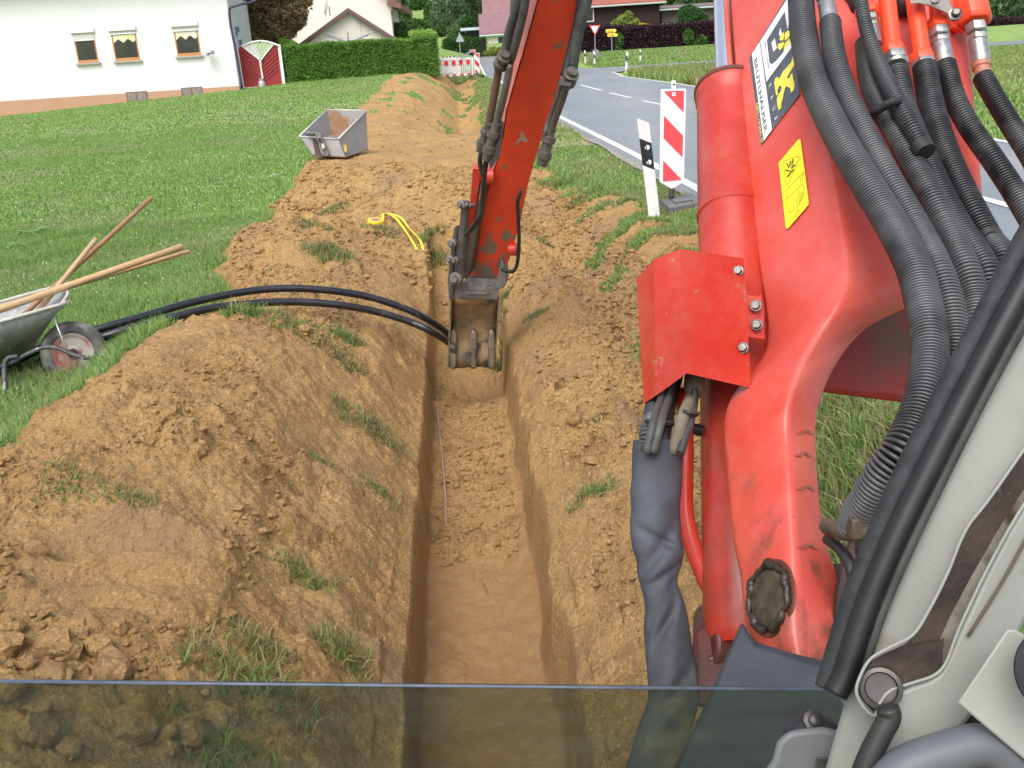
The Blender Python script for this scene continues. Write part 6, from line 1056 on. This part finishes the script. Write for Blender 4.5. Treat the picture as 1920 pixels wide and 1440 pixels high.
def hedge(nm, label, pts, hgt, wid, n, size, m, seed=0, jit=.10):
    """pts: list of (base point, height) along the hedge"""
    r_ = np.random.default_rng(seed); T = thing(nm, label, 'hedge', pts[len(pts)//2][0]); seg = len(pts)-1; t = r_.uniform(0, seg, n); i = np.minimum(t.astype(int), seg-1); fr_ = (t-i)[:, None]
    A0 = np.array([p[0] for p in pts]); h0 = np.array([p[1] for p in pts]); base = A0[i]*(1-fr_)+A0[i+1]*fr_; h = h0[i]*(1-fr_[:, 0])+h0[i+1]*fr_[:, 0]; dr = A0[i+1]-A0[i]; nn = np.stack([dr[:, 1], -dr[:, 0], 0*dr[:, 0]], -1); nn /= np.linalg.norm(nn, axis=1)[:, None]
    q = r_.uniform(0, 1, n); face_ = q < .55; zz_ = np.where(face_, r_.uniform(0, 1, n), 1-.06*r_.uniform(0, 1, n)); off = np.where(face_, wid/2, r_.uniform(-wid/2, wid/2, n)); back_ = q > .93; off = np.where(back_, -wid/2, off); zz_ = np.where(back_, r_.uniform(0, 1, n), zz_)
    off = off+r_.normal(0, jit*.6, n); Pn = base+nn*off[:, None]; Pn[:, 2] += zz_*h+r_.normal(0, jit*.5, n)*(1-.5*face_)+.12*(fbm(Pn[:, 0]*1.5, Pn[:, 1]*1.5, 2, 3)-.5)*zz_; Pn[:, :2] += r_.normal(0, .03, (n, 2))
    a = r_.normal(size=(n, 3)); a /= np.linalg.norm(a, axis=1)[:, None]; b_ = np.cross(a, r_.normal(size=(n, 3))); b_ /= np.linalg.norm(b_, axis=1)[:, None]; s = size*r_.uniform(.6, 1.3, n)[:, None]
    v = np.stack([Pn-a*s*.7, Pn+b_*s*.45, Pn+a*s*.7, Pn-b_*s*.45], 1).reshape(-1, 3); c = (.6+.7*fbm(Pn[:, 0]*4, Pn[:, 2]*4, 3, 8)+.3*r_.uniform(-1, 1, n))[:, None]*np.ones(3)
    big_mesh('foliage', v, np.arange(n*4).reshape(-1, 4), m, T, col=np.repeat(c, 4, 0)); b = B()
    for k in range(seg):
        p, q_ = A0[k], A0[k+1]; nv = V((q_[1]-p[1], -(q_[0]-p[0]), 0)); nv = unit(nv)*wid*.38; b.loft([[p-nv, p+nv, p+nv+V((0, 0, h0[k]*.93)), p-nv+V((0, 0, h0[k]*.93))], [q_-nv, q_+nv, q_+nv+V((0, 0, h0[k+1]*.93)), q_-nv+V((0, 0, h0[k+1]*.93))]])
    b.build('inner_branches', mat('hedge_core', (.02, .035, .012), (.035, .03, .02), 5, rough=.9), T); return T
hb = [(534, 158), (600, 154), (680, 150), (760, 146.5), (818, 143)]; hh = [1.52, 1.53, 1.60, 1.60, 1.72]; pts = []
for (x, y), h_ in zip(hb, hh): pts.append((PY(x, y, 42.6+(x-534)*.0095), h_))
hedge('clipped_hedge', 'long clipped green hedge between the red gate and the trench', pts, 1.6, .9, 60000, .045, HG, 3, .07)
pe = pts[-1][0]; hedge('clipped_hedge', 'lighter green return of the clipped hedge leading back along the road', [(pe+V((-.4, .6, 0)), 1.85), (pe+V((-1.0, 6, .4)), 1.75)], 1.8, .95, 14000, .06, HGL, 4, .08)
tree('garden_shrub', 'pale green shrub behind the right gate post', 'shrub', 543, 92, 44.5, [(543, 90, 17, 13, 0), (532, 86, 8, 14, 0)], 3500, .10, HGL, gap=.2)
tree('copper_tree', 'dark copper leaved tree between the white and the cream house', 'tree', 520, 120, 49, [(512, 28, 46, 40, 0), (490, 10, 34, 34, 0), (540, 0, 40, 40, .5), (552, 30, 22, 24, 0), (480, 52, 26, 24, 0), (520, 58, 36, 22, 0), (500, -50, 60, 50, 0)], 26000, .13, CPR, gap=.28, seed=2, droop=.5)
tree('round_shrub', 'dark rounded shrub behind the right end of the hedge', 'shrub', 762, 80, 60, [(762, 62, 34, 18, 0), (790, 70, 18, 12, 0), (742, 60, 12, 16, 0)], 9000, .14, MG, gap=.25, seed=3)
tree('birch', 'tall grey green weeping tree left of the low pale house', 'tree', 845, 84, 112, [(850, 20, 30, 40, 0), (830, 36, 22, 34, -2), (872, 32, 20, 34, 1), (856, 52, 26, 18, -2), (846, -30, 40, 40, 0), (880, 8, 18, 26, 1)], 22000, .30, WG, gap=.25, seed=4, droop=1.2, elong=2.4)
tree('dense_tree', 'dark tree between the hillside houses and the birch', 'tree', 812, 70, 122, [(812, 44, 16, 24, 0), (808, 22, 12, 16, 0)], 6000, .34, MG, gap=.25, seed=6)
tree('elder_shrub', 'round shrub with pale blossom before the carport', 'shrub', 853, 92, 100, [(853, 62, 14, 12, 0), (862, 70, 10, 12, 0)], 4000, .26, LM('blossom_green', (.14, .23, .09)), gap=.2, seed=7)
GBK = [(746, 30, 135, 22, 32, 0), (735, 10, 140, 18, 30, 0), (772, 46, 128, 20, 8, 1), (800, 52, 125, 16, 14, 2), (893, 30, 125, 16, 26, 3), (906, 4, 128, 16, 20, 0), (820, 6, 160, 22, 18, 2), (762, 4, 175, 26, 12, 0), (790, 28, 156, 12, 8, 1), (868, 0, 190, 26, 22, 0), (735, 48, 100, 20, 18, 1), (1252, 4, 125, 26, 18, 2), (1300, 2, 120, 30, 16, 0), (1340, 0, 122, 30, 22, 1), (950, -6, 160, 30, 20, 1), (1010, -8, 160, 40, 22, 2), (700, -20, 120, 40, 30, 0), (880, 44, 104, 16, 10, 2), (785, 12, 145, 20, 16, 1), (770, -6, 150, 22, 14, 3), (812, -10, 152, 24, 18, 1), (740, 0, 122, 16, 22, 2), (905, 30, 120, 12, 22, 2)]
for i, (x, y, Y, rx, ry, k) in enumerate(GBK):
    tree('dense_tree', ['light green bushy hillside tree', 'mid green hillside tree', 'dark green hillside tree', 'deep green rounded hillside tree'][k], 'tree', x, y+ry+4, Y, [(x, y, rx, ry, 0), (x-rx*.5, y+ry*.3, rx*.6, ry*.6, 0), (x+rx*.5, y-ry*.2, rx*.6, ry*.7, 0)], 3200, .0032*Y, [WG, MG, DG, MG][k], 'trees and bushes on the hillside', seed=20+i, gap=.22)
b_ = [o for o in COL.objects if o.name.startswith('dense_tree')]
for i, (o, s) in enumerate(zip(b_, ['dark tree between the hillside houses and the birch', 'light green tree right behind the cream house edge', 'light green tree touching the top frame above the cream eave', 'low bushes below the small white gabled house', 'dark tree below the orange shed', 'slim tree between birch and purple roof', 'tree top above the purple roofs', 'dark tree between orange house and birch top', 'light bushes above the small white gabled house', 'dark low tree right of the small white gabled house', 'light tree top above the birch', 'mid green bush between garage roof and hedge end', 'dark tree above the right end of the barn roof', 'light tree above the grey shed', 'mid green tree beside the chrome rod at the top', 'mid green tree behind the arm hoses at the top', 'dark tree behind the red arm at the top', 'light tree above the cream house', 'small dark bush between birch and carport', 'green tree just right of the white gabled house on the slope', 'green tree crown at the top frame above the white gabled house', 'green crown between the orange house and the birch top', 'dark tree close behind the cream eave', 'dark tree at the left edge of the purple roofs'])): o['label'] = s
hedge('roadside_hedge', 'low dark hedge in front of the carport', [(PY(842, 97, 84), .95), (PY(872, 101, 83), 1.15), (PY(907, 101, 82), 1.15)], 1.1, 1.2, 9000, .12, DG, 5, .14)
tree('garden_shrub', 'light green shrub at the far road corner behind the hedge end', 'shrub', 842, 98, 84, [(840, 86, 10, 11, 0), (834, 88, 6, 9, 0)], 3000, .16, HGL, gap=.2, seed=8)
tree('flower_shrub', 'straggly yellow flowering plants before the low pale house', 'flowers', 925, 106, 82, [(914, 101, 10, 6, 0), (926, 98, 11, 9, 0), (940, 98, 11, 9, 0), (952, 102, 12, 7, 0)], 4500, .14, YG, gap=.25, seed=9)
hedge('purple_hedge', 'long dark purple hedge in front of the barn', [(PY(1082, 93, 86), 1.3), (PY(1100, 96, 86), 1.85), (PY(1160, 95, 86), 1.85), (PY(1240, 89, 86), 1.7), (PY(1345, 84, 86), 1.8), (PY(1600, 74, 86), 1.7), (PY(1780, 68, 86), 1.3), (PY(1990, 62, 86), 1.25)], 1.7, 2.0, 46000, .13, PUR, 6, .20)
tree('green_shrub', 'loose yellow green shrub growing above the purple hedge', 'shrub', 1172, 60, 88.5, [(1172, 42, 18, 14, 0), (1178, 30, 8, 8, 0), (1156, 46, 10, 8, 0), (1190, 44, 9, 9, 0)], 3800, .16, YG, gap=.3, seed=10)
tree('yellow_flowers', 'patch of bright yellow flowers above the purple hedge', 'flowers', 1211, 62, 88, [(1205, 51, 14, 6, 0), (1220, 52, 11, 5, 0)], 3600, .13, LM('yellow_petals', (.72, .52, .02)), gap=.15, seed=11, tr=.05)
tree('yellow_flowers', 'small yellow bloom behind the upper arrow board', 'flowers', 1147, 62, 88, [(1146, 56, 10, 4, 0)], 800, .13, LM('yellow_petals', (.72, .52, .02)), gap=.15, seed=12, tr=.04)
tree('conifer_bush', 'large round dark green bush right of the grey shed wall', 'shrub', 1296, 60, 88.5, [(1296, 32, 28, 22, 0), (1290, 22, 20, 14, 0), (1310, 38, 20, 18, 0)], 12000, .12, LM('yew_green', (.06, .155, .045)), gap=.12, spread=.15, seed=13)
tree('garden_shrub', 'green patch growing inside the purple hedge', 'shrub', 1161, 94, 84.8, [(1161, 76, 8, 14, 0), (1160, 88, 7, 9, 0)], 1100, .14, MG, gap=.2, seed=14)
tree('garden_shrub', 'green patch in the right part of the purple hedge', 'shrub', 1300, 90, 84.8, [(1290, 70, 11, 16, 0), (1316, 76, 11, 11, 0), (1296, 82, 9, 9, 0)], 1700, .14, MG, gap=.3, seed=15)
for i, (x, Y, r) in enumerate(((1880, 96, 48), (1800, 100, 44), (1700, 104, 46), (1960, 98, 46))): tree('weeping_tree', ['drooping light green tree right of the boom at the frame edge', 'drooping tree behind the orange hose block', 'drooping tree hidden behind the boom top', 'drooping tree past the right frame edge'][i], 'tree', x, 52, Y, [(x, 4, r, 34, 0), (x-r*.5, 22, r*.5, 26, 0), (x+r*.5, 18, r*.5, 26, 0), (x, -50, r, 40, 0)], 8000, .26, WG, 'weeping trees behind the purple hedge', seed=40+i, gap=.2, droop=1.5, elong=2.6)
